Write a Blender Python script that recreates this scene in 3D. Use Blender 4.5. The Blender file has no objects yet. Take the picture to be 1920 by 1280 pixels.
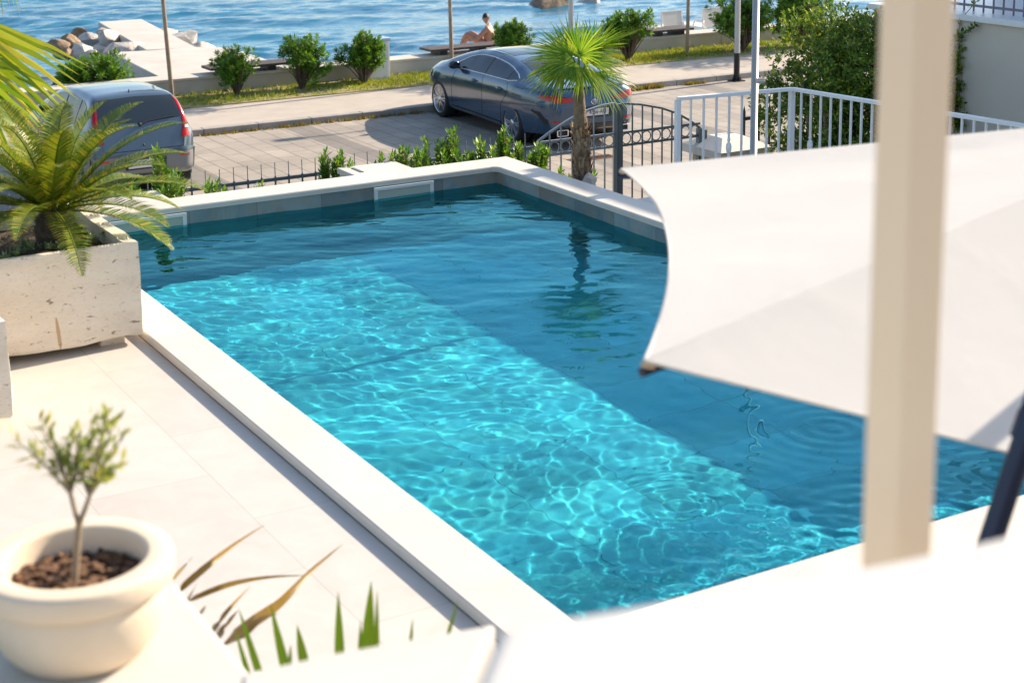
import bpy, bmesh, math, random
import numpy as np
from mathutils import Vector, Matrix, noise
R = math.radians
scene = bpy.context.scene
COL = scene.collection

# ------------------------------------------------------------------ camera
F_PX, PPY = 3014.29, 307.32
PIT, ROLL, YAW = .201013, .0122174, .52135
CAM = Vector((0, 0, 3.0))
_fw = Vector((math.sin(YAW)*math.cos(PIT), math.cos(YAW)*math.cos(PIT), -math.sin(PIT)))
_r = Vector((math.cos(YAW), -math.sin(YAW), 0)); _d = _fw.cross(_r)
_r2 = math.cos(ROLL)*_r + math.sin(ROLL)*_d
_d2 = -math.sin(ROLL)*_r + math.cos(ROLL)*_d
cd = bpy.data.cameras.new('camera'); cam = bpy.data.objects.new('camera', cd); COL.objects.link(cam)
cam.matrix_world = Matrix(((_r2.x, -_d2.x, -_fw.x, CAM.x), (_r2.y, -_d2.y, -_fw.y, CAM.y), (_r2.z, -_d2.z, -_fw.z, CAM.z), (0, 0, 0, 1)))
cd.sensor_width = 36; cd.lens = 36*F_PX/1920; cd.shift_y = -(640-PPY)/1920
cd.clip_start = .05; cd.clip_end = 20000
cd.dof.use_dof = True; cd.dof.focus_distance = 15.5; cd.dof.aperture_fstop = 3.3
scene.camera = cam

# ------------------------------------------------------------------ light
SUN_EL, SUN_AZ = R(30.0), R(6.0)           # azimuth from +X towards +Y
sdir = Vector((math.cos(SUN_EL)*math.cos(SUN_AZ), math.cos(SUN_EL)*math.sin(SUN_AZ), math.sin(SUN_EL)))
W = bpy.data.worlds.new('World'); scene.world = W; W.use_nodes = True
nt = W.node_tree; nt.nodes.clear()
sky = nt.nodes.new('ShaderNodeTexSky'); sky.sky_type = 'NISHITA'; sky.sun_disc = False
sky.sun_elevation = SUN_EL; sky.sun_rotation = math.pi/2 - SUN_AZ
bg = nt.nodes.new('ShaderNodeBackground'); bg.inputs[1].default_value = .115
wo = nt.nodes.new('ShaderNodeOutputWorld')
nt.links.new(sky.outputs[0], bg.inputs[0]); nt.links.new(bg.outputs[0], wo.inputs[0])
ld = bpy.data.lights.new('sun', 'SUN'); sun = bpy.data.objects.new('sun', ld); COL.objects.link(sun)
ld.energy = 4.6; ld.angle = R(.53); ld.color = (1.0, .86, .69)
sun.rotation_mode = 'QUATERNION'; sun.rotation_quaternion = sdir.to_track_quat('Z', 'Y')
ld.cycles.is_caustics_light = True
scene.view_settings.view_transform = 'Standard'; scene.view_settings.look = 'None'
scene.view_settings.exposure = 1.02; scene.view_settings.gamma = 1
cy = scene.cycles
cy.use_denoising = True; cy.max_bounces = 10; cy.transmission_bounces = 8; cy.transparent_max_bounces = 16
cy.caustics_refractive = True; cy.caustics_reflective = False; cy.blur_glossy = .3
cy.sample_clamp_indirect = 6

# ------------------------------------------------------------------ helpers
def mat(name, col=(.8, .8, .8), rough=.6, metal=0., spec=.5, **kw):
    m = bpy.data.materials.new(name); m.use_nodes = True
    b = m.node_tree.nodes['Principled BSDF']
    b.inputs['Base Color'].default_value = (*col, 1); b.inputs['Roughness'].default_value = rough
    b.inputs['Metallic'].default_value = metal; b.inputs['Specular IOR Level'].default_value = spec
    for k, v in kw.items(): b.inputs[k].default_value = v
    return m
class NT:
    """small node helper for one material"""
    def __init__(s, m): s.m = m; s.t = m.node_tree; s.b = s.t.nodes.get('Principled BSDF')
    def n(s, typ, **kw):
        x = s.t.nodes.new('ShaderNode'+typ)
        for k, v in kw.items():
            if isinstance(k, str) and hasattr(x, k): setattr(x, k, v)
            else: x.inputs[k].default_value = v
        return x
    def l(s, a, b): s.t.links.new(a, b)
    def co(s, kind='Object', scale=(1, 1, 1), rot=(0, 0, 0)):
        t = s.n('TexCoord'); m = s.n('Mapping'); m.inputs['Scale'].default_value = scale; m.inputs['Rotation'].default_value = rot
        s.l(t.outputs[kind], m.inputs['Vector']); return m.outputs[0]
    def noise(s, vec, scale=5, detail=4, rough=.6, dist=0):
        x = s.n('TexNoise'); x.inputs['Scale'].default_value = scale; x.inputs['Detail'].default_value = detail
        x.inputs['Roughness'].default_value = rough; x.inputs['Distortion'].default_value = dist
        if vec: s.l(vec, x.inputs['Vector'])
        return x.outputs['Fac']
    def ramp(s, fac, stops):
        x = s.n('ValToRGB'); e = x.color_ramp.elements
        while len(e) < len(stops): e.new(.5)
        for i, (p, c) in enumerate(stops): e[i].position = p; e[i].color = (*c, 1) if len(c) == 3 else c
        s.l(fac, x.inputs[0]); return x.outputs[0]
    def mix(s, fac, a, b, typ='MIX'):
        x = s.n('MixRGB', blend_type=typ)
        for i, v in ((0, fac), (1, a), (2, b)):
            if hasattr(v, 'is_output'): s.l(v, x.inputs[i])
            else: x.inputs[i].default_value = v if i == 0 else ((*v, 1) if len(v) == 3 else v)
        return x.outputs[0]
    def math(s, op, a, b=0.):
        x = s.n('Math', operation=op)
        for i, v in ((0, a), (1, b)):
            if hasattr(v, 'is_output'): s.l(v, x.inputs[i])
            else: x.inputs[i].default_value = v
        return x.outputs[0]
    def bump(s, h, strength=.3, dist=.01):
        x = s.n('Bump'); x.inputs['Strength'].default_value = strength; x.inputs['Distance'].default_value = dist
        s.l(h, x.inputs['Height']); s.l(x.outputs[0], s.b.inputs['Normal']); return x
    def color(s, c): s.l(c, s.b.inputs['Base Color'])
def mottled(name, c1, c2, scale=4, rough=.7, bump=.15, bscale=60, bdist=.004, **kw):
    m = mat(name, c1, rough, **kw); t = NT(m); v = t.co()
    t.color(t.ramp(t.noise(v, scale, 6), [(.3, c1), (.7, c2)]))
    if bump: t.bump(t.noise(v, bscale, 4), bump, bdist)
    return m

class MB:
    """collects geometry for ONE mesh object"""
    def __init__(s): s.v = []; s.f = []; s.mi = []; s.sm = []
    def add(s, vs, fs, m=0, smooth=False):
        o = len(s.v); s.v += [tuple(p) for p in vs]
        for f in fs: s.f.append(tuple(o+i for i in f)); s.mi.append(m); s.sm.append(smooth)
        return s
    def box(s, a, b, m=0, rz=0, c=None, M=None):
        x0, y0, z0 = a; x1, y1, z1 = b
        vs = [Vector((x, y, z)) for z in (z0, z1) for y in (y0, y1) for x in (x0, x1)]
        if rz:
            c = Vector(c) if c else (Vector(a)+Vector(b))/2; q = Matrix.Rotation(rz, 3, 'Z'); vs = [q @ (p-c)+c for p in vs]
        if M: vs = [M @ p for p in vs]
        return s.add(vs, [(0, 2, 3, 1), (4, 5, 7, 6), (0, 1, 5, 4), (2, 6, 7, 3), (0, 4, 6, 2), (1, 3, 7, 5)], m)
    def bar(s, p, q, w, h=None, m=0, up=(0, 0, 1)):
        p = Vector(p); q = Vector(q); h = h or w; d = (q-p).normalized(); u = Vector(up)
        if abs(d.dot(u)) > .98: u = Vector((0, 1, 0))
        x = d.cross(u).normalized()*w/2; y = x.cross(d).normalized()*h/2
        vs = [p-x-y, p+x-y, p+x+y, p-x+y, q-x-y, q+x-y, q+x+y, q-x+y]
        return s.add(vs, [(0, 1, 2, 3), (4, 7, 6, 5), (0, 4, 5, 1), (1, 5, 6, 2), (2, 6, 7, 3), (3, 7, 4, 0)], m)
    def tube(s, pts, r, n=10, m=0, cap=True, smooth=True):
        pts = [Vector(p) for p in pts]; k = len(pts); rs = r if hasattr(r, '__len__') else [r]*k
        rings = []; px = None
        for i, p in enumerate(pts):
            d = (pts[min(i+1, k-1)]-pts[max(i-1, 0)]).normalized()
            if px is None:
                a = Vector((0, 0, 1)) if abs(d.z) < .9 else Vector((1, 0, 0)); px = d.cross(a).normalized()
            else:
                px = (px-d*px.dot(d)).normalized()
            py = d.cross(px)
            rings.append([p+(px*math.cos(2*math.pi*j/n)+py*math.sin(2*math.pi*j/n))*rs[i] for j in range(n)])
        vs = [q for ring in rings for q in ring]
        fs = [(i*n+j, i*n+(j+1) % n, (i+1)*n+(j+1) % n, (i+1)*n+j) for i in range(k-1) for j in range(n)]
        s.add(vs, fs, m, smooth)
        if cap: s.add(rings[0], [tuple(range(n))[::-1]], m); s.add(rings[-1], [tuple(range(n))], m)
        return s
    def lathe(s, prof, c=(0, 0, 0), n=32, m=0, axis='Z', smooth=True):
        c = Vector(c); vs = []
        for r, z in prof:
            for j in range(n):
                a = 2*math.pi*j/n; ca, sa = r*math.cos(a), r*math.sin(a)
                vs.append(c+Vector((ca, sa, z) if axis == 'Z' else ((z, ca, sa) if axis == 'X' else (ca, z, sa))))
        fs = [(i*n+j, i*n+(j+1) % n, (i+1)*n+(j+1) % n, (i+1)*n+j) for i in range(len(prof)-1) for j in range(n)]
        return s.add(vs, fs, m, smooth)
    def prism(s, poly, z0, z1, m=0):
        n = len(poly); vs = [(x, y, z0) for x, y in poly]+[(x, y, z1) for x, y in poly]
        return s.add(vs, [tuple(range(n))[::-1], tuple(range(n, 2*n))]+[(i, (i+1) % n, n+(i+1) % n, n+i) for i in range(n)], m)
    def grid(s, P, m=0, smooth=True, closed=False):
        """P: list of rows of points"""
        r = len(P); c = len(P[0]); vs = [p for row in P for p in row]
        fs = [(i*c+j, i*c+j+1, (i+1)*c+j+1, (i+1)*c+j) for i in range(r-1) for j in range(c-1)]
        if closed: fs += [(i*c+c-1, i*c, (i+1)*c, (i+1)*c+c-1) for i in range(r-1)]
        return s.add(vs, fs, m, smooth)
    def mesh(s, name, mats, bevel=0):
        me = bpy.data.meshes.new(name); me.from_pydata(s.v, [], s.f)
        for mm in (mats if isinstance(mats, (list, tuple)) else [mats]): me.materials.append(mm)
        me.polygons.foreach_set('material_index', s.mi); me.polygons.foreach_set('use_smooth', s.sm)
        me.update(); return me
    def build(s, name, mats, parent=None, bevel=0, seg=2, loc=None, **tags):
        o = bpy.data.objects.new(name, s.mesh(name, mats)); COL.objects.link(o)
        if parent: o.parent = parent
        if loc: o.location = loc
        if bevel:
            b = o.modifiers.new('bevel', 'BEVEL'); b.width = bevel; b.segments = seg; b.limit_method = 'ANGLE'; b.angle_limit = R(40)
        return tag(o, **tags)
def tag(o, label=None, cat=None, group=None, kind=None):
    if label: o['label'] = label
    if cat: o['category'] = cat
    if group: o['group'] = group
    if kind: o['kind'] = kind
    return o
def thing(name, label, cat, loc=(0, 0, 0), rz=0, group=None):
    o = bpy.data.objects.new(name, None); COL.objects.link(o); o.location = loc; o.rotation_euler = (0, 0, rz)
    o.empty_display_size = .1
    return tag(o, label, cat, group)
def copy_tree(o, parent=None):
    c = o.copy(); COL.objects.link(c)
    if parent: c.parent = parent
    for ch in list(o.children): copy_tree(ch, c)
    return c
def px(u, v, x=None, y=None, z=None, d=None):
    """point of the place seen at photo pixel (u,v) on a plane of the place"""
    q = _r2*((u-960)/F_PX)+_d2*((v-PPY)/F_PX)+_fw
    if z is not None: s = (z-CAM.z)/q.z
    elif y is not None: s = (y-CAM.y)/q.y
    elif x is not None: s = (x-CAM.x)/q.x
    else: s = d
    return CAM+q*s
rnd = random.Random(7)
# ------------------------------------------------------------------ pool
PX0, PX1, PY0, PY1 = 3.08, 7.17, 4.87, 12.77
WZ, FZ, DZ = -.165, -1.22, -.055
DARK_TRENCH_Y, DARK_TRENCH_Z = 12.12, -2.5
stone_white = mottled('white_limestone', (.74, .70, .63), (.80, .77, .71), 3, .55, .06, 90)
deck_mat = mat('deck_tile', (.66, .62, .57), .5)
_t = NT(deck_mat); _v = _t.co()
_br = _t.n('TexBrick'); _br.offset = .5; _br.inputs['Scale'].default_value = 1
for k, v in (('Brick Width', 1.2), ('Row Height', .6), ('Mortar Size', .0022), ('Bias', 0.)): _br.inputs[k].default_value = v
_rot = _t.co('Object', (1, 1, 1), (0, 0, R(90))); _t.l(_rot, _br.inputs['Vector'])
_br.inputs['Color1'].default_value = (1, 1, 1, 1); _br.inputs['Color2'].default_value = (.93, .93, .93, 1); _br.inputs['Mortar'].default_value = (.70, .68, .65, 1)
_t.color(_t.mix(1, _t.ramp(_t.noise(_v, 3.5, 8, .7, .6), [(.3, (.56, .51, .45)), (.7, (.63, .585, .525))]), _br.outputs['Color'], 'MULTIPLY'))
def slate_nodes(t, v, K):
    base = t.ramp(t.noise(v, 2.2, 8, .65, .8), [(.25, (.13*K, .19*K, .205*K)), (.5, (.25*K, .31*K, .31*K)), (.75, (.38*K, .38*K, .33*K))])
    rust = t.ramp(t.noise(v, 1.9, 6, .65, .6), [(.49, (0, 0, 0)), (.66, (.85, .85, .85))])
    c = t.mix(t.math('MULTIPLY', rust, .8 if K < 1 else .3), base, (.36*K, .24*K, .13*K))
    return c
def slate_tile(name, K):
    slate = mat(name, (.1, .13, .13), .45)
    _t = NT(slate); _v = _t.co()
    _c = slate_nodes(_t, _v, K)
    _sx = _t.n('SeparateXYZ'); _t.l(_v, _sx.inputs[0])
    _ck = []
    for ax, per in ((0, .6), (1, .6), (2, .3)):
        fr = _t.math('FRACT', _t.math('DIVIDE', _sx.outputs[ax], per)); _ck.append(_t.math('LESS_THAN', fr, .006/per*.6))
    _cell = _t.n('TexWhiteNoise'); _cell.noise_dimensions = '3D'
    _sn = _t.n('VectorMath', operation='SNAP'); _t.l(_v, _sn.inputs[0]); _sn.inputs[1].default_value = (.6, .6, .3); _t.l(_sn.outputs[0], _cell.inputs['Vector'])
    _tone = _t.ramp(_cell.outputs['Value'], [(0, (.75, .75, .75)), (1, (1.15, 1.15, 1.15))])
    _c = _t.mix(1, _c, _tone, 'MULTIPLY')
    _g = _t.math('MAXIMUM', _ck[0], _t.math('MAXIMUM', _ck[1], _ck[2]))
    _t.color(_t.mix(_g, _c, (.10, .10, .095)))
    _t.bump(_t.noise(_v, 14, 5), .25, .006)
    return slate
slate = slate_tile('slate_tile', .85); floor_tile = slate_tile('pool_floor_tile', 2.1)

pool = thing('swimming_pool', 'rectangular stone tiled swimming pool filled with turquoise water', 'swimming pool', (5.1, 8.8, 0))
pool_inv = Matrix.Translation((-5.1, -8.8, 0))
def P(mb, name, mats, parent=None, **k):
    o = mb.build(name, mats, parent or pool, **k)
    o.matrix_parent_inverse = pool_inv if not parent or parent is pool else Matrix.Identity(4)
    return o
b = MB()
xa, xb, ya, yb = PX0+.03, PX1-.0, PY0+.03, PY1
t = .25
b.box((xa, ya, DARK_TRENCH_Z), (xb, DARK_TRENCH_Y, FZ), 1)                      # floor slab, then a trench added to keep the far end unlit
b.box((xa, DARK_TRENCH_Y, DARK_TRENCH_Z-.2), (xb, yb, DARK_TRENCH_Z))
b.box((xa-t, ya-t, DARK_TRENCH_Z), (xa, yb+t, -.052)); b.box((xb, ya-t, DARK_TRENCH_Z), (xb+t, yb+t, -.052))
b.box((xa, ya-t, DARK_TRENCH_Z), (xb, ya, -.052)); b.box((xa, yb, DARK_TRENCH_Z), (xb, yb+t, -.052))
# entry steps at the near end
for k in range(3): b.box((xa+.002*k, ya+.002*k, FZ+.002*k), (xb-1.2-.002*k, ya+.30*(3-k), WZ-.22-.27*(2-k)), 1)
basin = P(b, 'basin', [slate, floor_tile]); basin.cycles.is_caustics_receiver = True
def ringpoly(x0, x1, y0, y1, rad=0, n=5):
    out = []
    for cx, cy, a0 in ((x1, y1, 0), (x0, y1, 90), (x0, y0, 180), (x1, y0, 270)):
        sx = -1 if cx == x1 else 1; sy = -1 if cy == y1 else 1
        for i in range(n+1):
            a = R(a0+90*i/n); out.append((cx+sx*rad+rad*math.cos(a), cy+sy*rad+rad*math.sin(a)))
    return out
inn = ringpoly(PX0, PX1-.01, PY0, PY1-.01, .07); out = ringpoly(2.79, 7.475, 4.50, 13.115, .012)
n = len(inn); b = MB()
prof = [(inn, -.05), (inn, -.012), (ringpoly(PX0-.004, PX1-.006, PY0-.004, PY1-.006, .07), -.003), (ringpoly(PX0-.012, PX1+.002, PY0-.012, PY1+.002, .07), 0),
        (ringpoly(2.80, 7.465, 4.51, 13.105, .012), 0), (ringpoly(2.793, 7.472, 4.503, 13.112, .012), -.004), (out, -.012), (out, -.05)]
vs = [(x, y, z) for pl, z in prof for x, y in pl]; k = len(prof)
fs = [(i*n+j, i*n+(j+1) % n, ((i+1) % k)*n+(j+1) % n, ((i+1) % k)*n+j) for i in range(k) for j in range(n)]
b.add(vs, fs)
coping_mat = mottled('coping_limestone', (.60, .545, .47), (.67, .62, .545), 2.5, .5, .05, 120)
P(b, 'coping', coping_mat)
# joint lines of the coping slabs are real thin grooves filled with grout
# skimmers in the far wall
skim = mat('skimmer_plastic', (.72, .74, .70), .4); dark = mat('skimmer_inside', (.12, .15, .13), .6)
for (xl, xr) in ((3.30, 4.17), (5.905, 6.50)):
    e = bpy.data.objects.new('skimmer', None); COL.objects.link(e); e.parent = pool; e.matrix_parent_inverse = pool_inv
    y = PY1-.001; z0, z1 = -.235, -.058; w = .035
    f = MB(); f.box((xl, y-.022, z1-.03), (xr, y, z1)); f.box((xl, y-.022, z0), (xr, y, z0+.03))
    f.box((xl, y-.022, z0+.03), (xl+w, y, z1-.03)); f.box((xr-w, y-.022, z0+.03), (xr, y, z1-.03))
    f.build('frame', skim, e, bevel=.003)
    g = MB(); g.box((xl+w, y-.008, z0+.03), (xr-w, y-.002, z1-.03)); g.build('flap', mat('skimmer_flap', (.42, .46, .38), .45), e)
    # lid housing behind the coping
    h = MB(); h.box((xl-.02, 13.117, -.06), (xr-.02, 13.52, -.004)); h.build('housing_lid', coping_mat, e, bevel=.006)
    h = MB(); h.box((xl+.08, 13.20, -.004), (xl+.11, 13.42, .002)); h.build('lid_slot', dark, e)
    h = MB(); h.box((xl, 13.117, -.5), (xr-.04, 13.50, -.061)); h.build('housing', stone_white, e)

# water: one closed body, real waves on top
def water_height(X, Y, seed=3):
    rg = np.random.default_rng(seed); Z = np.zeros_like(X)
    wx = X+.05*np.sin(2.1*Y+1.3*np.sin(1.7*X)); wy = Y+.05*np.sin(2.7*X+1.1*np.sin(1.9*Y))
    near = 1/(1+np.exp((wy-7.6-(wx-4)*.25)/.7))                 # livelier near the returns
    far = 1-near
    for i in range(90):
        L = math.exp(rg.uniform(math.log(.07), math.log(.55))); k = 2*math.pi/L
        # far part: long crests across the view; near part: all directions
        a_far = rg.normal(R(60), R(28)); a_near = rg.uniform(0, 2*math.pi)
        amp = .00019*(L/.3)**1.05; ph = rg.uniform(0, 6.28)
        Z += far*amp*np.sin(k*(wx*math.cos(a_far)+wy*math.sin(a_far))+ph)
        Z += near*.85*amp*np.sin(k*(wx*math.cos(a_near)+wy*math.sin(a_near))+ph)
    for i in range(9):                                              # slow swell
        L = rg.uniform(.7, 1.6); a = rg.uniform(0, 6.28); Z += .0011*L*np.sin(2*math.pi/L*(wx*math.cos(a)+wy*math.sin(a))+rg.uniform(0, 6.28))
    # rings from the returns and drops
    for cx, cy, s in ((4.3, 5.9, 1.), (5.6, 6.3, .9), (4.0, 7.2, .7), (5.0, 5.3, 1.2), (5.9, 5.4, .8)):
        d = np.hypot(X-cx, Y-cy); Z += s*.0012*np.exp(-(d/.55)**2)*np.sin(d*2*math.pi/.11)
    turb = np.exp(-((Y-5.0)/.45)**2)*np.exp(-((X-4.6)/1.1)**2)
    for i in range(40):
        L = math.exp(rg.uniform(math.log(.06), math.log(.22))); k = 2*math.pi/L; a = rg.uniform(0, 6.28)
        Z += turb*.0014*(L/.12)*np.sin(k*(wx*math.cos(a)+wy*math.sin(a))+rg.uniform(0, 6.28))
    return Z
step = .018
gx = np.linspace(xa-.01, xb+.01, int((xb-xa)/step)); gy = np.linspace(ya-.01, yb+.01, int((yb-ya)/step))
X, Y = np.meshgrid(gx, gy); Z = WZ+water_height(X, Y)
ny, nx = X.shape
b = MB()
b.v = [tuple(p) for p in np.stack([X, Y, Z], -1).reshape(-1, 3).tolist()]
b.f = [(j*nx+i, j*nx+i+1, (j+1)*nx+i+1, (j+1)*nx+i) for j in range(ny-1) for i in range(nx-1)]
b.mi = [0]*len(b.f); b.sm = [True]*len(b.f)
wm = bpy.data.materials.new('pool_water'); wm.use_nodes = True; t_ = wm.node_tree; t_.nodes.clear()
gl = t_.nodes.new('ShaderNodeBsdfGlass'); gl.inputs['IOR'].default_value = 1.333; gl.inputs['Roughness'].default_value = 0
gl.inputs['Color'].default_value = (.29, .885, 1.0, 1)
ou = t_.nodes.new('ShaderNodeOutputMaterial'); t_.links.new(gl.outputs[0], ou.inputs[0])
pw = b.build('pool_water', wm, kind='structure'); pw.cycles.is_caustics_caster = True
# ------------------------------------------------------------------ ground, street, sea
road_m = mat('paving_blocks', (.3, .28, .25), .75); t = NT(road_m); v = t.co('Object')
br = t.n('TexBrick'); br.offset = .5; br.inputs['Scale'].default_value = 1
for k_, q_ in (('Brick Width', .66), ('Row Height', .345), ('Mortar Size', .011), ('Mortar Smooth', .4), ('Bias', 0.)): br.inputs[k_].default_value = q_
rv = t.co('Object', (1, 1, 1), (0, 0, R(90))); t.l(rv, br.inputs['Vector'])
br.inputs['Color1'].default_value = (.40, .345, .28, 1); br.inputs['Color2'].default_value = (.34, .295, .24, 1); br.inputs['Mortar'].default_value = (.17, .145, .12, 1)
sx = t.n('SeparateXYZ'); t.l(v, sx.inputs[0])
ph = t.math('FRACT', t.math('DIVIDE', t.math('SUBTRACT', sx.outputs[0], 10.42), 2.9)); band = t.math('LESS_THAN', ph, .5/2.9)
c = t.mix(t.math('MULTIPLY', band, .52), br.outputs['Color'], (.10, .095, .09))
mott = t.ramp(t.noise(v, 1.1, 7, .65), [(.3, (.74, .74, .74)), (.7, (1.1, 1.1, 1.1))])
t.color(t.mix(1, c, mott, 'MULTIPLY')); t.bump(t.noise(v, 45, 4), .25, .006)
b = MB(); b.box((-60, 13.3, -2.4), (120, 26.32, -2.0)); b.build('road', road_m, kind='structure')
b = MB(); b.box((-400, -400, -3.4), (400, 13.3, -2.05)); b.box((-400, 13.3, -3.4), (400, 31.9, -2.41)); b.build('ground', mottled('earth', (.2, .16, .12), (.28, .23, .17)), kind='structure')
kerb_m = mottled('kerb_concrete', (.30, .275, .245), (.40, .37, .33), 6, .8, .3, 40)
b = MB()
x = -12.; 
while x < 40: b.box((x, 26.32, -2.2), (x+.992, 26.50, -1.885)); x += 1
b.build('kerb', kerb_m, bevel=.012, kind='structure')
prom_m = mottled('promenade_asphalt', (.40, .345, .285), (.47, .41, .34), 2.5, .85, .3, 150, .003)
b = MB(); b.box((-60, 26.502, -2.3), (120, 28.56, -1.89)); b.build('promenade', prom_m, kind='structure')
soil_m = mat('dry_soil', (.3, .22, .12), .95); t = NT(soil_m); v = t.co()
t.color(t.ramp(t.noise(v, 1.6, 7, .7), [(.3, (.14, .15, .045)), (.5, (.30, .25, .10)), (.68, (.42, .33, .2))])); t.bump(t.noise(v, 30, 5), .6, .02)
b = MB(); b.box((-60, 28.562, -2.3), (120, 30.098, -1.87)); b.build('verge_soil', soil_m, kind='structure')
# the beach step behind the sea wall
b = MB(); b.box((12.6, 30.66, -3.6), (60, 32.35, -1.92)); b.build('beach_terrace', mottled('beach_concrete', (.5, .47, .42), (.6, .56, .5)), kind='structure')
b = MB(); P_ = [[(40+i*1.2, 33+j*1.4-(i*.5), -2.05-.26*j-.02*i+.03*math.sin(i*2+j)) for i in range(16)] for j in range(5)]
b.grid(P_); b.build('beach', mottled('beach_gravel', (.5, .42, .35), (.62, .54, .46), 8), kind='structure')
# sea: a real, gently waved sheet
def sea_h(X, Y):
    rg = np.random.default_rng(5); Z = 0*X
    for i in range(46):
        L = math.exp(rg.uniform(math.log(.35), math.log(5))); a = rg.normal(R(70), R(26)); k = 2*math.pi/L
        Z += .0058*(L/1.0)**.85*np.sin(k*(X*math.cos(a)+Y*math.sin(a))+rg.uniform(0, 6.28)+.5*np.sin(.31*X+rg.uniform(0, 6)))
    return Z*(.75+.35*np.sin(.21*X+.34*Y)*np.sin(.13*X-.27*Y+1))
SEA = -2.75
gx = np.linspace(-5, 75, 620); gy = np.linspace(31.5, 95, 640); X, Y = np.meshgrid(gx, gy); Z = SEA+sea_h(X, Y)
b = MB(); b.v = [tuple(p) for p in np.stack([X, Y, Z], -1).reshape(-1, 3).tolist()]; ny, nx = X.shape
b.f = [(j*nx+i, j*nx+i+1, (j+1)*nx+i+1, (j+1)*nx+i) for j in range(ny-1) for i in range(nx-1)]; b.mi = [0]*len(b.f); b.sm = [True]*len(b.f)
for (x0, y0, x1, y1) in ((-5000, 31.5, -5, 95), (75, 31.5, 5000, 95), (-5000, 95, 5000, 9000)):
    b.add([(x0, y0, SEA), (x1, y0, SEA), (x1, y1, SEA), (x0, y1, SEA)], [(0, 1, 2, 3)])
sea_m = mat('sea_water', (.02, .15, .24), .08, IOR=1.333); t = NT(sea_m); v = t.co('Object', (1, 1, 1), (0, 0, R(-20)))
v2 = t.co('Object', (.55, 1.6, 1), (0, 0, R(-22)))
t.color(t.ramp(t.noise(v2, .12, 4), [(.35, (.012, .11, .20)), (.65, (.025, .18, .28))]))
t.bump(t.noise(v2, 3.2, 5, .6), .55, .05)
b.build('sea_water', sea_m, kind='structure')

# ------------------------------------------------------------------ terraces round the pool
b = MB(); b.box((-6, 2.2, -2.4), (2.789, 13.115, DZ)); b.build('pool_deck', deck_mat, kind='structure')
b = MB(); b.box((7.477, 2, -2.3), (9.6, 11.35, -.12)); b.build('side_terrace', deck_mat, kind='structure')
bed_m = mottled('planting_soil', (.06, .045, .03), (.12, .09, .06), 8, .95, .8, 40, .02)
b = MB(); b.box((-5, 13.118, -2.2), (8.45, 14.3, -.75)); b.build('planting_bed_soil', bed_m, kind='structure')

# ------------------------------------------------------------------ sea wall, pier, rocks
conc = mottled('wall_concrete', (.40, .37, .33), (.52, .485, .44), 1.6, .85, .3, 60)
_t = NT(conc)
e = thing('sea_wall', 'long low concrete wall between the green verge and the sea', 'wall', (16, 30.35, -1.87))
inv = Matrix.Translation((-16, -30.35, 1.87))
def PW(mb, name, mats, par, **k):
    o = mb.build(name, mats, par, **k); o.matrix_parent_inverse = Matrix.Translation(-par.location); return o
b = MB(); x = -40.
while x < 90: b.box((x, 30.10, -2.4), (x+2.985, 30.62, -1.60)); x += 3
PW(b, 'wall_base', conc, e, bevel=.008)
cap_m = mottled('wall_cap', (.48, .44, .38), (.56, .52, .45), 2, .8, .2, 70)
b = MB(); x = -40.
while x < 90: b.box((x, 30.085, -1.598), (x+2.99, 30.66, -1.545)); x += 3
PW(b, 'wall_cap', cap_m, e, bevel=.006)
pier_m = mottled('pier_concrete', (.47, .43, .375), (.56, .52, .46), 1.2, .8, .2, 50)
pier = thing('pier', 'pale concrete bathing pier stepping out into the sea', 'pier', (11, 36, -2.7))
b = MB(); b.prism([(9.62, 30.68), (12.3, 30.68), (12.42, 34.2), (11.72, 34.75), (10.72, 34.75), (9.9, 34.95)], -3.2, -1.56); PW(b, 'platform', pier_m, pier, bevel=.02)
b = MB(); b.prism([(10.70, 34.97), (11.80, 34.78), (12.55, 41.2), (11.4, 41.2)], -3.2, -1.57); PW(b, 'jetty', pier_m, pier, bevel=.02)
b = MB(); b.prism([(9.95, 34.98), (10.69, 34.98), (11.38, 41.1), (11.0, 41.1)], -3.2, -1.95); PW(b, 'ledge', pier_m, pier, bevel=.02)
rock_m = mat('limestone_rock', (.5, .46, .4), .85); t = NT(rock_m); v = t.co()
t.color(t.ramp(t.noise(v, 2.4, 7, .65), [(.3, (.32, .27, .23)), (.5, (.54, .48, .42)), (.72, (.68, .62, .55))])); t.bump(t.noise(v, 7, 6, .65), .7, .06)
rock_br = mat('brown_rock', (.25, .17, .1), .85); t = NT(rock_br); v = t.co()
t.color(t.ramp(t.noise(v, 2.6, 7, .65), [(.3, (.10, .07, .05)), (.55, (.30, .2, .12)), (.75, (.52, .40, .27))])); t.bump(t.noise(v, 7, 6, .65), .7, .06)
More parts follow.
